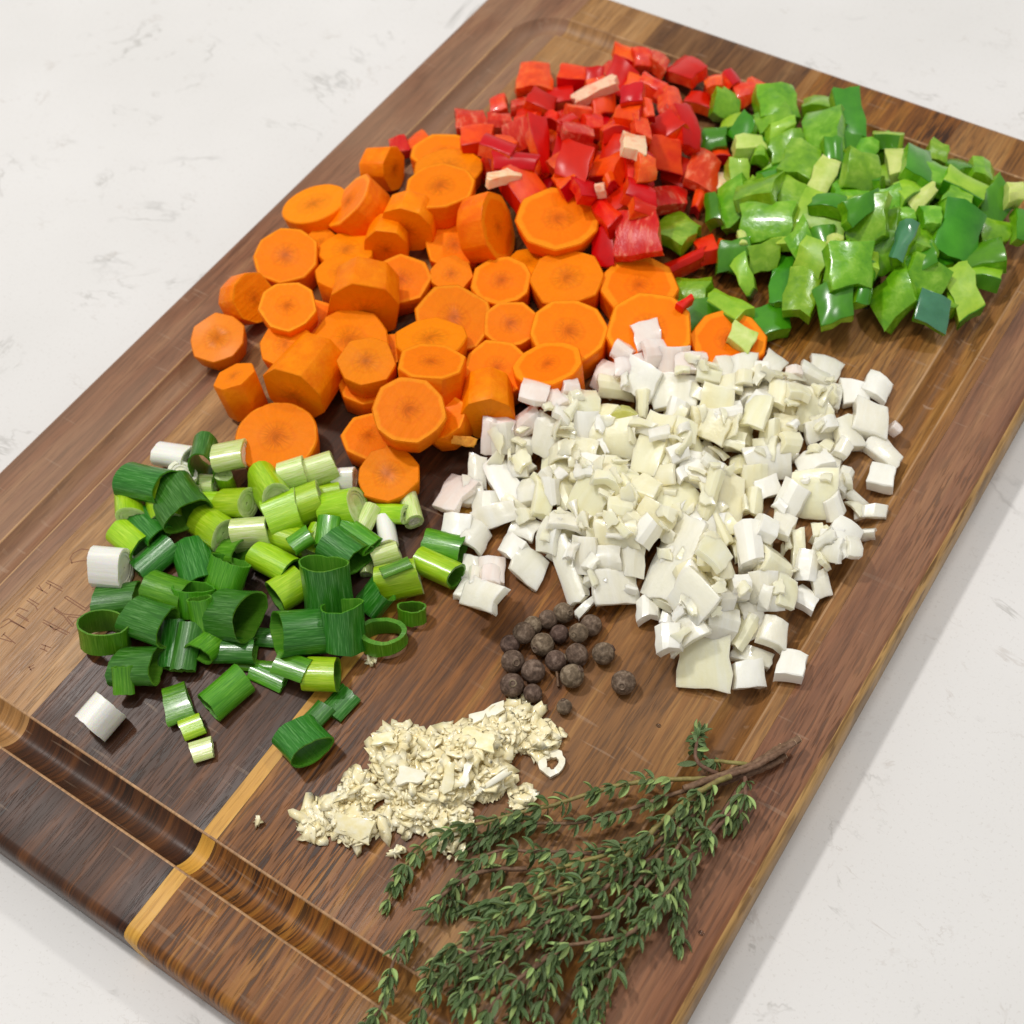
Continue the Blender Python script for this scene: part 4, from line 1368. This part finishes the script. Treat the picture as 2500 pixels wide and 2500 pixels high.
# ------------------------------------------------------------------ allspice
ALL = """1450,100,55;1370,135,52;1595,165,58;1290,165,50;1242,205,58;1430,210,50;1530,205,52;1170,265,52;1340,265,62;1520,318,60;1660,312,60;1185,355,62;1410,350,57;1292,405,64;1495,430,64;1180,478,64;1290,520,50;1765,465,65;1455,592,42"""
ALAB = ['topmost allspice berry, touching the onion strip', 'allspice berry just below left of the topmost one', 'reddish allspice berry at the upper right of the cluster',
        'dark allspice berry half hidden behind two others at upper left', 'grey brown allspice berry at upper left of the cluster', 'wrinkled allspice berry in the upper middle of the cluster',
        'allspice berry with a ring crown in the upper right middle', 'allspice berry at the left edge, upper of two', 'large dark allspice berry in the centre left of the cluster',
        'allspice berry right of centre, above the biggest one', 'smooth dark allspice berry at the right edge of the cluster', 'allspice berry with ring crown at the left edge, middle height',
        'light brown allspice berry at the centre of the cluster', 'big allspice berry below the centre left', 'big round allspice berry at the lower right of the cluster',
        'allspice berry with ring crown at the lower left corner', 'small reddish allspice berry behind the garlic tip', 'lone allspice berry with clear ring crown, right of the cluster',
        'smallest allspice berry, alone below the cluster']
CROWN = {0: (0, 40, 60), 2: None, 4: None, 6: (200, 35, 1), 8: (215, 60, 1), 11: (-20, 20, 1), 12: (20, 75, 1), 14: (40, 55, 1), 15: (60, 10, 1), 17: (250, 25, 1), 18: (100, 50, 1), 10: (30, 70, 1)}
for i, tok in enumerate(ALL.split(';')):
    zx, zy, zr = map(float, tok.split(','))
    x, y = zx / 2.147 + 700, zy / 2.147 + 1450
    R0 = zr / 2.147 * mm_per_px(x, y, 3)
    bm_ = bmesh.new()
    bmesh.ops.create_uvsphere(bm_, u_segments=24, v_segments=16, radius=R0)
    r = random.Random(i)
    for v in bm_.verts:
        p = v.co
        v.co = p * (1 + 0.02 * math.sin(p.x * 1.7 + i) * math.sin(p.y * 1.9 + 2 * i) + r.uniform(-.006, .006))
    V = [tuple(v.co) for v in bm_.verts]
    F = [tuple(v.index for v in f.verts) for f in bm_.faces]
    bm_.free()
    cr = CROWN.get(i)
    if cr:
        a, t_ = math.radians(cr[0]), math.radians(cr[1])
        toc = CAM_C - unproj(x, y, 3)
        toc /= np.linalg.norm(toc)
        dd = idir(cr[0], x, y)
        zax = toc * math.cos(t_) + dd * math.sin(t_)
    else:
        zax = np.array([r.uniform(-1, 1), r.uniform(-1, 1), -.4])
    Rm = frame_from(zax, (1, .3, 0))
    Ps = samples(V, F)

    def fn(z):
        c_ = unproj(x, y, z)
        OFFS[0] = np.zeros(3)
        return Ps @ Rm.T, Rm, c_[:2], 0.0

    loc, Rm = rest_solve(fn, x, y, 0, 100 if i in (17, 18, 10) else 80)
    o = put('allspice_berry', mesh_of('allspice_berry', V, F, ['allspice']), None, loc, Rm)
    tag(o, ALAB[i], 'allspice berry', 'allspice berries in a small cluster')
    # crown: a raised ring at the pole
    Vc, Fc = [], []
    for a_ in range(14):
        aa = 2 * math.pi * a_ / 14
        for b__ in range(5):
            bb2 = 2 * math.pi * b__ / 5
            rr_ = R0 * .26 + R0 * .075 * math.cos(bb2)
            Vc.append((rr_ * math.cos(aa), rr_ * math.sin(aa), R0 * .965 + R0 * .11 * math.sin(bb2)))
    for a_ in range(14):
        for b__ in range(5):
            Fc.append((a_ * 5 + b__, ((a_ + 1) % 14) * 5 + b__, ((a_ + 1) % 14) * 5 + (b__ + 1) % 5, a_ * 5 + (b__ + 1) % 5))
    put('crown', mesh_of('crown', Vc, Fc, ['allspice']), o)


# ------------------------------------------------------------------ thin stalks
def stalk(P, R_, n=7, wob=0.0, seed=0):
    r = random.Random(seed)
    P = [np.asarray(p, float) for p in P]
    V, F = [], []
    for k, p in enumerate(P):
        d = (P[min(k + 1, len(P) - 1)] - P[max(k - 1, 0)])
        d /= np.linalg.norm(d)
        M = frame_from(d, (0.1, 0.2, 1))
        rr_ = R_[k] if hasattr(R_, '__len__') else R_
        for i in range(n):
            a = 2 * math.pi * i / n
            V.append(p + M[:, 0] * math.cos(a) * rr_ * (1 + r.uniform(-wob, wob)) + M[:, 1] * math.sin(a) * rr_ * (1 + r.uniform(-wob, wob)))
    for k in range(len(P) - 1):
        for i in range(n):
            a, b2 = k * n + i, k * n + (i + 1) % n
            F.append((a, b2, b2 + n, a + n))
    F.append(tuple(range(n - 1, -1, -1)))
    F.append(tuple((len(P) - 1) * n + i for i in range(n)))
    return V, F


Q = [unproj((1420 + a) / 2.147 + 700, b2 / 2.147 + 1450, 1.0 + c_) for a, b2, c_ in ((-6, 400, 1.5), (0, 440, .6), (4, 485, 0))]
V, F = stalk(Q, [.45, .4, .55], 6, .1)
o = put('allspice_stalk', mesh_of('allspice_stalk', V, F, ['thyme_brown'], sharp=60), None)
tag(o, 'tiny brown stalk lying between the allspice berries', 'stalk')

# ------------------------------------------------------------------ garlic
BL_ = """150,1200,75,85,3;240,1130,65,55,3;350,1190,120,105,6;370,1030,100,100,5;520,1180,38,75,3;500,830,60,75,3;600,760,125,70,5;560,900,95,110,7;640,1020,130,100,8;700,1150,140,90,6;820,960,160,150,10
950,820,190,140,11;1100,740,140,105,9;1040,960,130,110,8;1220,650,95,95,5;1320,760,110,80,5;860,1170,100,85,5;1225,1070,62,65,3;750,820,100,90,8"""
blobs = []
for tok in BL_.replace('\n', ';').split(';'):
    zx, zy, zw, zh, hh = map(float, tok.split(','))
    blobs.append((zx / 2.147 + 700, zy / 2.147 + 1450, zw / 2.147, zh / 2.147, hh))


def shred(r, size):
    """one ragged shred: a crumpled flat chip"""
    n = r.choice((6, 7, 8))
    V = []
    el = r.uniform(1.0, 2.8)
    for s_ in (1, -1):
        for i in range(n):
            a = 2 * math.pi * i / n
            rr_ = size * r.uniform(.55, 1.25)
            V.append((rr_ * math.cos(a) * el, rr_ * math.sin(a), s_ * size * r.uniform(.05, .18) + math.sin(a * 2) * size * .2))
        V.append((0, 0, s_ * size * .18))
    F = []
    for i in range(n):
        F.append((i, (i + 1) % n, n))
        F.append((n + 1 + (i + 1) % n, n + 1 + i, 2 * n + 1))
        F.append(((i + 1) % n, i, n + 1 + i, n + 1 + (i + 1) % n))
    return V, F


def rand_rot(r, flat=1.0):
    ax = Vector((r.uniform(-1, 1), r.uniform(-1, 1), r.uniform(-.3, .3))).normalized()
    return np.array(Matrix.Rotation(r.uniform(0, 1.2) * flat, 3, ax) @ Matrix.Rotation(r.uniform(0, 6.28), 3, 'Z'))


GV, GF = [], []
from mathutils import noise as mnoise
cs_ = [(unproj(b[0], b[1], b[4] * .4), b[2] * mm_per_px(b[0], b[1]), b[3] * mm_per_px(b[0], b[1]) * 1.2, b[4]) for b in blobs]
x0 = min(c_[0][0] - c_[1] for c_ in cs_) - 2
x1 = max(c_[0][0] + c_[1] for c_ in cs_) + 2
y0 = min(c_[0][1] - c_[2] for c_ in cs_) - 2
y1 = max(c_[0][1] + c_[2] for c_ in cs_) + 2
st_ = 0.55
nx_, ny_ = int((x1 - x0) / st_), int((y1 - y0) / st_)
ids = {}
for i in range(nx_):
    for j in range(ny_):
        px_, py_ = x0 + i * st_, y0 + j * st_
        h_ = -1
        for c_, a_, b_, hh in cs_:
            dx_, dy_ = px_ - c_[0], py_ - c_[1]
            u_ = (dx_ * IR.x + dy_ * IR.y) / a_
            v_ = (dx_ * IU.x + dy_ * IU.y) / b_
            q_ = 1 - u_ * u_ - v_ * v_
            if q_ > -.1:
                h_ = max(h_, hh * .62 * max(q_, 0) ** .6 + (q_ if q_ < 0 else 0))
        n1_ = mnoise.noise(Vector((px_ * .55, py_ * .55, 0)))
        n2_ = mnoise.noise(Vector((px_ * 1.5, py_ * 1.5, 4)))
        h_ = h_ + n1_ * 1.5 + n2_ * .9 - .35
        if h_ > .1:
            ids[(i, j)] = len(GV)
            GV.append(np.array([px_, py_, h_ * .9]))
for (i, j) in list(ids):
    q4 = [(i, j), (i + 1, j), (i + 1, j + 1), (i, j + 1)]
    if all(q in ids for q in q4):
        GF.append(tuple(ids[q] for q in q4))
rg = random.Random(77)
tot = sum(b2[2] * b2[3] for b2 in blobs)
for (bx, by, bw, bh, hh) in blobs:
    cnt = int(2300 * bw * bh / tot) + 6
    for _ in range(cnt):
        a, rr_ = rg.uniform(0, 6.28), math.sqrt(rg.random())
        rr_ *= rg.choice((1, 1, 1, 1.18))
        x, y = bx + bw * rr_ * math.cos(a), by + bh * rr_ * math.sin(a)
        rr_ = min(rr_, 1.0)
        V, F = shred(rg, rg.choice((.45, .55, .7, .8, 1.0, 1.2, 1.5, 1.9)))
        Rm = rand_rot(rg, .6)
        V = np.array(V) @ Rm.T
        zt = (.3 + .5 * rg.random()) * hh * (1 - rr_ ** 2 * .8)
        p = unproj(x, y, zt)
        z = max(zt, -V[:, 2].min() + .05)
        k = len(GV)
        GV += list(V + np.array([p[0], p[1], z]))
        GF += [tuple(i_ + k for i_ in f) for f in F]
me = mesh_of('minced_garlic', GV, GF, ['garlic'])
o = put('minced_garlic', me)
tag(o, 'wet cream yellow minced garlic heaped in front of the allspice', 'minced garlic', kind='stuff')
Psg = samples(GV, GF)
ix = np.clip(((Psg[:, 0] + 30) / RES).astype(int), 0, NX - 1)
iy = np.clip(((Psg[:, 1] + 30) / RES).astype(int), 0, NY - 1)
np.maximum.at(H, (ix, iy), Psg[:, 2])
GP = [(1080, 1000, 250, 90, 32, 'garlic_white', 'smooth curved garlic slice edge at the front right of the garlic'),
      (640, 960, 130, 80, -15, 'garlic_white', 'rectangular white garlic chip at the left middle of the garlic heap'),
      (935, 960, 60, 120, -8, 'garlic_white', 'pointed garlic sliver in the middle of the garlic heap'),
      (1060, 625, 150, 44, 20, 'garlic_white', 'pale garlic shaving at the back of the heap'),
      (850, 960, 48, 150, -4, 'garlic', 'long narrow garlic sliver left of the pointed one'),
      (520, 750, 110, 44, 10, 'garlic', 'small flat garlic chip at the left back of the heap'),
      (1000, 765, 140, 105, -30, 'garlic', 'rounded garlic lump on the highest point of the heap'),
      (350, 1235, 150, 110, -20, 'garlic', 'pale garlic lump in the left clump')]
for x, y, w, h, ang, mt, lab in GP:
    sd += 1
    o = piece('garlic_chip', x / 2.147 + 700, y / 2.147 + 1450, w / 2.147, h / 2.147, ang, mt, None, None, 1.0, .3, 18, sd, q=50, rag=.2, bev=.15, skew=.35, sharp=30)
    tag(o, lab, 'garlic', 'larger garlic chips in the minced heap')
for x, y, cnt, sp_, lab in ((971, 2085, 14, 16, 'tiny clump of garlic shreds alone in front of the heap'), (1096, 2072, 26, 26, 'small garlic clump lying against the thyme tip'),
                       (907, 1616, 6, 7, 'tiny white garlic crumb beside the spring onions'), (631, 2010, 5, 4, 'single garlic speck left of the garlic')):
    V2, F2 = [], []
    for _ in range(cnt):
        V, F = shred(rg, rg.uniform(.6, 1.2))
        V = np.array(V) @ rand_rot(rg).T
        p = unproj(x, y, 0)
        off = np.array([rg.gauss(0, .45), rg.gauss(0, .45)]) * sp_ * .13
        kk = len(V2)
        V2 += list(V + np.array([off[0], off[1], -V[:, 2].min() + rg.random() * sp_ * .06]))
        F2 += [tuple(i_ + kk for i_ in f) for f in F]
    o = put('garlic_crumb', mesh_of('garlic_crumb', V2, F2, ['garlic']), None, (p[0], p[1], 0))
    tag(o, lab, 'garlic')
# garlic slice with a hole
V2, F2 = [], []
n = 18
rgx = random.Random(5)
for i in range(n):
    a = 2 * math.pi * i / n
    ro, ri = 4.2 * rgx.uniform(.92, 1.1), 1.9 * rgx.uniform(.8, 1.25)
    for rr_, z in ((ro, 0.1), (ro, 1.5), (ri, 1.7), (ri, .1)):
        V2.append((rr_ * math.cos(a) * .85, rr_ * math.sin(a), z + .5 * math.sin(2 * a)+.5))
for i in range(n):
    for j in range(4):
        F2.append((i * 4 + j, ((i + 1) % n) * 4 + j, ((i + 1) % n) * 4 + (j + 1) % 4, i * 4 + (j + 1) % 4))
F2 = [f[::-1] for f in F2]
p = unproj(1390 / 2.147 + 700, 890 / 2.147 + 1450, 1)
o = put('garlic_ring', mesh_of('garlic_ring', V2, F2, ['garlic_white'], sharp=50), None, (p[0], p[1], 0.0))
tag(o, 'white garlic slice with a hole, at the right tip of the garlic', 'garlic')
# beads of juice on the wood in front of the green pepper
m, nt, b = mat('juice')
b.inputs['Transmission Weight'].default_value = 1.0
b.inputs['Roughness'].default_value = 0.02
b.inputs['IOR'].default_value = 1.33
rw = random.Random(12)
for i, (x, y, r0, lab) in enumerate(((2395, 757, 1.1, 'clear droplet on the groove edge right of the wet grey flake'), (1998, 748, 1.0, 'clear droplet in front of the dark green pieces'),
                                     (2112, 748, 1.4, 'largest clear droplet at the front edge of the green heap'), (2160, 770, .9, 'small clear droplet below the pale edged green piece'),
                                     (1712, 2278, .8, 'tiny clear droplet on the right rim beside the thyme'), (1608, 1772, .7, 'tiny clear droplet between onion and thyme'))):
    Vd, Fd = [], []
    nn = 16
    for k in range(5):
        t = k / 5 * math.pi / 2
        for q in range(nn):
            a = 2 * math.pi * q / nn
            Vd.append((r0 * math.cos(t) * math.cos(a) * 1.2, r0 * math.cos(t) * math.sin(a), r0 * .5 * math.sin(t)))
    Vd.append((0, 0, r0 * .5))
    for k in range(4):
        for q in range(nn):
            Fd.append((k * nn + q, k * nn + (q + 1) % nn, (k + 1) * nn + (q + 1) % nn, (k + 1) * nn + q))
    for q in range(nn):
        Fd.append((4 * nn + q, 4 * nn + (q + 1) % nn, 5 * nn))
    Fd.append(tuple(range(nn - 1, -1, -1)))
    p = unproj(x, y, 0)
    o = put('droplet', mesh_of('droplet', Vd, Fd, ['juice'], sharp=70), None, (p[0], p[1], 0.03))
    tag(o, lab, 'droplet', 'droplets on the board')
# orange carrot scrap
sd += 1
MATS['carrot_scrap'] = MATS['red_cut']
veg('scrap', [(0.3, hexc('c87808')), (0.7, hexc('eaa024'))], 900, 0.6, 0.2, (1, .5, .1), 0.8)
o = piece('carrot_scrap', 1136, 1078, 58, 24, -12, 'scrap', None, None, 1.2, .2, 2, sd, q=95, rag=.12)
tag(o, 'crumbly orange carrot scrap on the dark plank beside the onion heap', 'carrot scrap')

# ------------------------------------------------------------------ thyme
ST = """1500,258 1400,262 1300,262 1100,285 980,318 850,360 760,385 680,402 540,440 360,490 255,555 190,625 150,700 120,770|8|n|long outer thyme sprig arching over the garlic to the lone left tip
1640,205 1580,195 1520,188 1450,186|8|n|short bare thyme twig above the tied stalks
1500,240 1440,210 1410,170 1418,110 1425,70|9|n|small thyme tip sticking up at the back of the bunch
1560,250 1450,300 1350,370 1270,440 1190,520 1060,630 900,710 700,780 560,850 430,940 330,1020 280,1100|15|y|thyme sprig with a long yellow green stem crossing the middle
1400,300 1250,350 1100,400 950,440 870,450 680,450 560,490 450,560|7|n|brown thyme sprig just below the outer one
1350,400 1250,480 1150,540 1000,575 870,570 700,565 600,560 500,600 400,680 380,800|9|n|thyme sprig running level through the upper middle
1250,500 1100,560 900,620 800,650 690,710 560,780 440,810|11|n|thyme sprig ending left below the level one
1300,560 1150,640 1000,740 900,800 780,870 650,990 530,1110 440,1210 390,1310|12|n|thyme sprig running to the lower left corner of the bunch
1380,640 1290,740 1150,900 1000,945 880,960 820,1000 790,1120 750,1310|12|n|thyme sprig with a bright bent brown stem near the front
1640,290 1600,330 1560,400 1440,540 1350,690 1340,800 1340,950|9|n|rightmost thyme sprig hanging to a single lower tip
1600,300 1530,400 1470,480 1350,650 1250,800 1100,960 960,1050 930,1180 925,1330|9|n|thyme sprig second from the right, running out of the frame
1450,330 1300,520 1150,720 1050,830 900,860 860,930 700,1130 630,1320|10|n|thyme sprig through the centre of the bunch, leaving the frame
1300,480 1180,600 1060,690 960,780 760,900 560,960 460,1010 330,1110 260,1230 230,1330|9|n|thyme sprig reaching the lower left, inside the left outer one
700,640 520,650 370,730 280,840 200,930 140,1030 110,1160 60,1260 0,1320|6|n|left outer thyme sprig curving over the front groove
1500,300 1420,380 1330,560 1200,720 1100,820 1040,900 1010,1000 960,1100|8|n|leafy thyme sprig hidden among the right middle stems
1620,260 1620,330 1600,400 1570,440|10|n|short thyme side shoot with a splayed leaf tuft at right
1100,1000 1060,1060 1030,1150 1000,1230 990,1320|8|n|short thyme shoot at the front right of the bunch
800,1000 700,1080 600,1160 540,1240 500,1330|12|n|thyme shoot at the front, under the others
1000,640 860,740 740,860 620,940 500,1050 420,1160|7|n|thyme sprig low in the bunch behind the yellow stem"""
LEAFM = []
for vnt in range(6):
    r = random.Random(900 + vnt)
    V, F, FMt = [], [], []
    n = 5
    fold = (.6, .35, 1.1, .2, 1.2, .7)[vnt]
    for s_ in (0, 1):
        for k in range(n + 1):
            t = k / n
            wv = .155 * math.sin(math.pi * min(1, t * .92 + .06)) ** .8
            zc = .06 * math.sin(t * 2.6) - .06 * t * t - .035 * s_
            V += [(t, wv, zc + fold * wv), (t, 0, zc - .0), (t, -wv, zc + fold * wv)]
    for k in range(n):
        a = k * 3
        F += [(a, a + 1, a + 4, a + 3), (a + 1, a + 2, a + 5, a + 4)]
        FMt += [0, 0]
        b2 = a + (n + 1) * 3
        F += [(b2 + 3, b2 + 4, b2 + 1, b2), (b2 + 4, b2 + 5, b2 + 2, b2 + 1)]
        FMt += [1, 1]
    lm_ = ['thyme_leaf', 'thyme_leaf_back'] if vnt < 5 else ['thyme_leaf_back', 'thyme_leaf_back']
    me = mesh_of('leaf', [np.array(v) * 1000 * 1.0 for v in V], F, lm_, fm=FMt, sharp=60)
    LEAFM.append(me)
rt = random.Random(31)
for si, ln in enumerate(ST.split('\n')):
    pts, hz, yel, lab = ln.split('|')
    hz = float(hz)
    P2 = [tuple(map(float, s_.split(','))) for s_ in pts.split()]
    P2 = [(x / 1.725 + 880, y / 1.725 + 1750) for x, y in P2]
    # resample
    W = []
    nP = len(P2)
    for k, (x, y) in enumerate(P2):
        t = k / (nP - 1)
        z = 2.0 + hz * .75 * math.sin(math.pi * min(1, t * .9 + .12)) ** .8 * (1 - .25 * t)
        W.append(unproj(x, y, z))
    C_ = []
    for k in range(nP - 1):
        p0, p1, p2, p3 = W[max(k - 1, 0)], W[k], W[k + 1], W[min(k + 2, nP - 1)]
        stn = max(2, int(np.linalg.norm(p2 - p1) / 2.0))
        for j in range(stn):
            t = j / stn
            C_.append(.5 * ((2 * p1) + (-p0 + p2) * t + (2 * p0 - 5 * p1 + 4 * p2 - p3) * t * t + (-p0 + 3 * p1 - 3 * p2 + p3) * t ** 3))
    C_.append(W[-1])
    for k in range(len(C_)):
        C_[k] = C_[k] + np.array([rt.uniform(-.12, .12), rt.uniform(-.12, .12), rt.uniform(-.1, .1)])
        C_[k][2] = max(C_[k][2], .8)
    nC = len(C_)
    base_p = C_[0].copy()
    root = bpy.data.objects.new('thyme_sprig', None)
    coll.objects.link(root)
    root.location = Vector(base_p * S)
    tag(root, lab, 'thyme sprig', 'sprigs of the thyme bunch')
    rad = [(.85 if yel == 'y' else .72) * (1 - .5 * k / nC) for k in range(nC)]
    V, F = stalk([c_ - base_p for c_ in C_], rad, 7, .08, si)
    stm = 'thyme_stem' if yel == 'y' else ('thyme_brown' if 'brown' in lab else rt.choice(['thyme_brown', 'thyme_brown', 'thyme_stem']))
    put('stem', mesh_of('stem', V, F, [stm], sharp=60), root)
    # leaves: whorls at the nodes, denser and smaller toward the tip
    length = np.cumsum([0] + [np.linalg.norm(C_[k + 1] - C_[k]) for k in range(nC - 1)])
    s_pos = rt.uniform(3, 7) if lab.startswith('short bare') is False else 12
    if nP > 8:
        s_pos += 5
    count = 0
    tot_l = length[-1]
    while s_pos < tot_l and count < 290:
        k = int(np.searchsorted(length, s_pos)) - 1
        k = max(0, min(nC - 2, k))
        p = C_[k]
        d = C_[k + 1] - C_[k]
        d = d / np.linalg.norm(d)
        tip = s_pos / tot_l
        M = frame_from(d, (rt.uniform(-1, 1), rt.uniform(-1, 1), .3))
        a0 = rt.uniform(0, 3.14)
        nl = rt.choice((3, 6, 9, 12)) if tip < .75 else rt.choice((7, 9, 12))
        if rt.random() < .12 and tip < .6:
            nl = 0
        for q_ in range(nl):
            a = a0 + math.pi * q_ + rt.uniform(-.45, .45) + (q_ // 2) * 1.3
            outv = M[:, 0] * math.cos(a) + M[:, 1] * math.sin(a)
            spread = rt.uniform(.4, 1.15) if q_ < 2 else rt.uniform(.15, .9)
            ld = d * (1 - spread * .7) + outv * spread + np.array([0, 0, -.12]) - np.array(IU) * .45
            if p[2] < 2.2 and ld[2] < 0:
                ld[2] = abs(ld[2]) * .3
            ld /= np.linalg.norm(ld)
            sz = rt.uniform(3.9, 6.2) * (1 if q_ < 2 else rt.uniform(.45, 1.0)) * (1 - .15 * tip)
            up = np.cross(ld, np.cross(outv + np.array([0, 0, .5]), ld))
            z_ = up / (np.linalg.norm(up) + 1e-6)
            Rm = np.stack([ld, np.cross(z_, ld), z_], axis=1)
            o = bpy.data.objects.new('leaf', rt.choice(LEAFM))
            coll.objects.link(o)
            o.parent = root
            mt = Matrix((Rm * (sz * .001)).tolist()).to_4x4()
            mt.translation = Vector((p - base_p + outv * .4) * S)
            o.matrix_local = mt
            count += 1
        s_pos += rt.uniform(2.4, 4.8) * (1.15 - .55 * tip)
    # tuft at the tip
    for q_ in range(7 if 'bare' not in lab else 0):
        a = q_ * .9
        M = frame_from(d, (1, 0, .2))
        outv = M[:, 0] * math.cos(a) + M[:, 1] * math.sin(a)
        ld = d + outv * rt.uniform(.15, .5)
        ld[2] = max(ld[2], -.05)
        ld /= np.linalg.norm(ld)
        z_ = np.cross(ld, np.cross(outv, ld))
        z_ /= np.linalg.norm(z_)
        Rm = np.stack([ld, np.cross(z_, ld), z_], axis=1)
        o = bpy.data.objects.new('leaf', rt.choice(LEAFM))
        coll.objects.link(o)
        o.parent = root
        mt = Matrix((Rm * (rt.uniform(3.2, 5) * .001)).tolist()).to_4x4()
        mt.translation = Vector((C_[-1] - base_p) * S)
        o.matrix_local = mt
# the woody ends gathered at the upper right
WD = """1850,92 1760,140 1680,190 1560,235 1440,275 1360,305|5.5|1.15|thickest woody thyme stalk with a pale cut end
1790,165 1720,205 1640,235 1530,262 1420,285|3.0|.95|woody thyme stalk below the thickest one
1830,110 1740,165 1650,215 1540,250 1450,300|6.5|.8|woody thyme stalk lying over the thickest one
1775,185 1690,225 1600,255 1500,290 1400,340|2.4|.7|lower thin woody thyme stalk
1770,120 1700,165 1620,215 1500,255|4.5|.6|thin woody thyme stalk at the back of the gathered ends"""
for ln in WD.split('\n'):
    pts, hz, rr_, lab = ln.split('|')
    W = []
    for s_ in pts.split():
        x, y = map(float, s_.split(','))
        W.append(unproj(x / 1.725 + 880, y / 1.725 + 1750, float(hz)))
    C_ = []
    for k in range(len(W) - 1):
        for j in range(6):
            C_.append(W[k] + (W[k + 1] - W[k]) * j / 6 + np.array([rt.uniform(-.12, .12), rt.uniform(-.12, .12), rt.uniform(-.12, .12)]))
    C_.append(W[-1])
    base_p = C_[0].copy()
    V, F = stalk([c_ - base_p for c_ in C_], float(rr_), 8, .16, 5)
    root = bpy.data.objects.new('thyme_stalk', None)
    coll.objects.link(root)
    root.location = Vector(base_p * S)
    tag(root, lab, 'thyme stalk', 'gathered woody thyme stalks')
    put('stem', mesh_of('stem', V, F, ['thyme_brown'], sharp=60), root)
    d = W[0] - W[1]
    d /= np.linalg.norm(d)
    V, F = stalk([d * .02, d * .14], float(rr_) * .9, 8)
    put('cut_end', mesh_of('cut_end', V, F, ['cut_wood'], sharp=40), root)
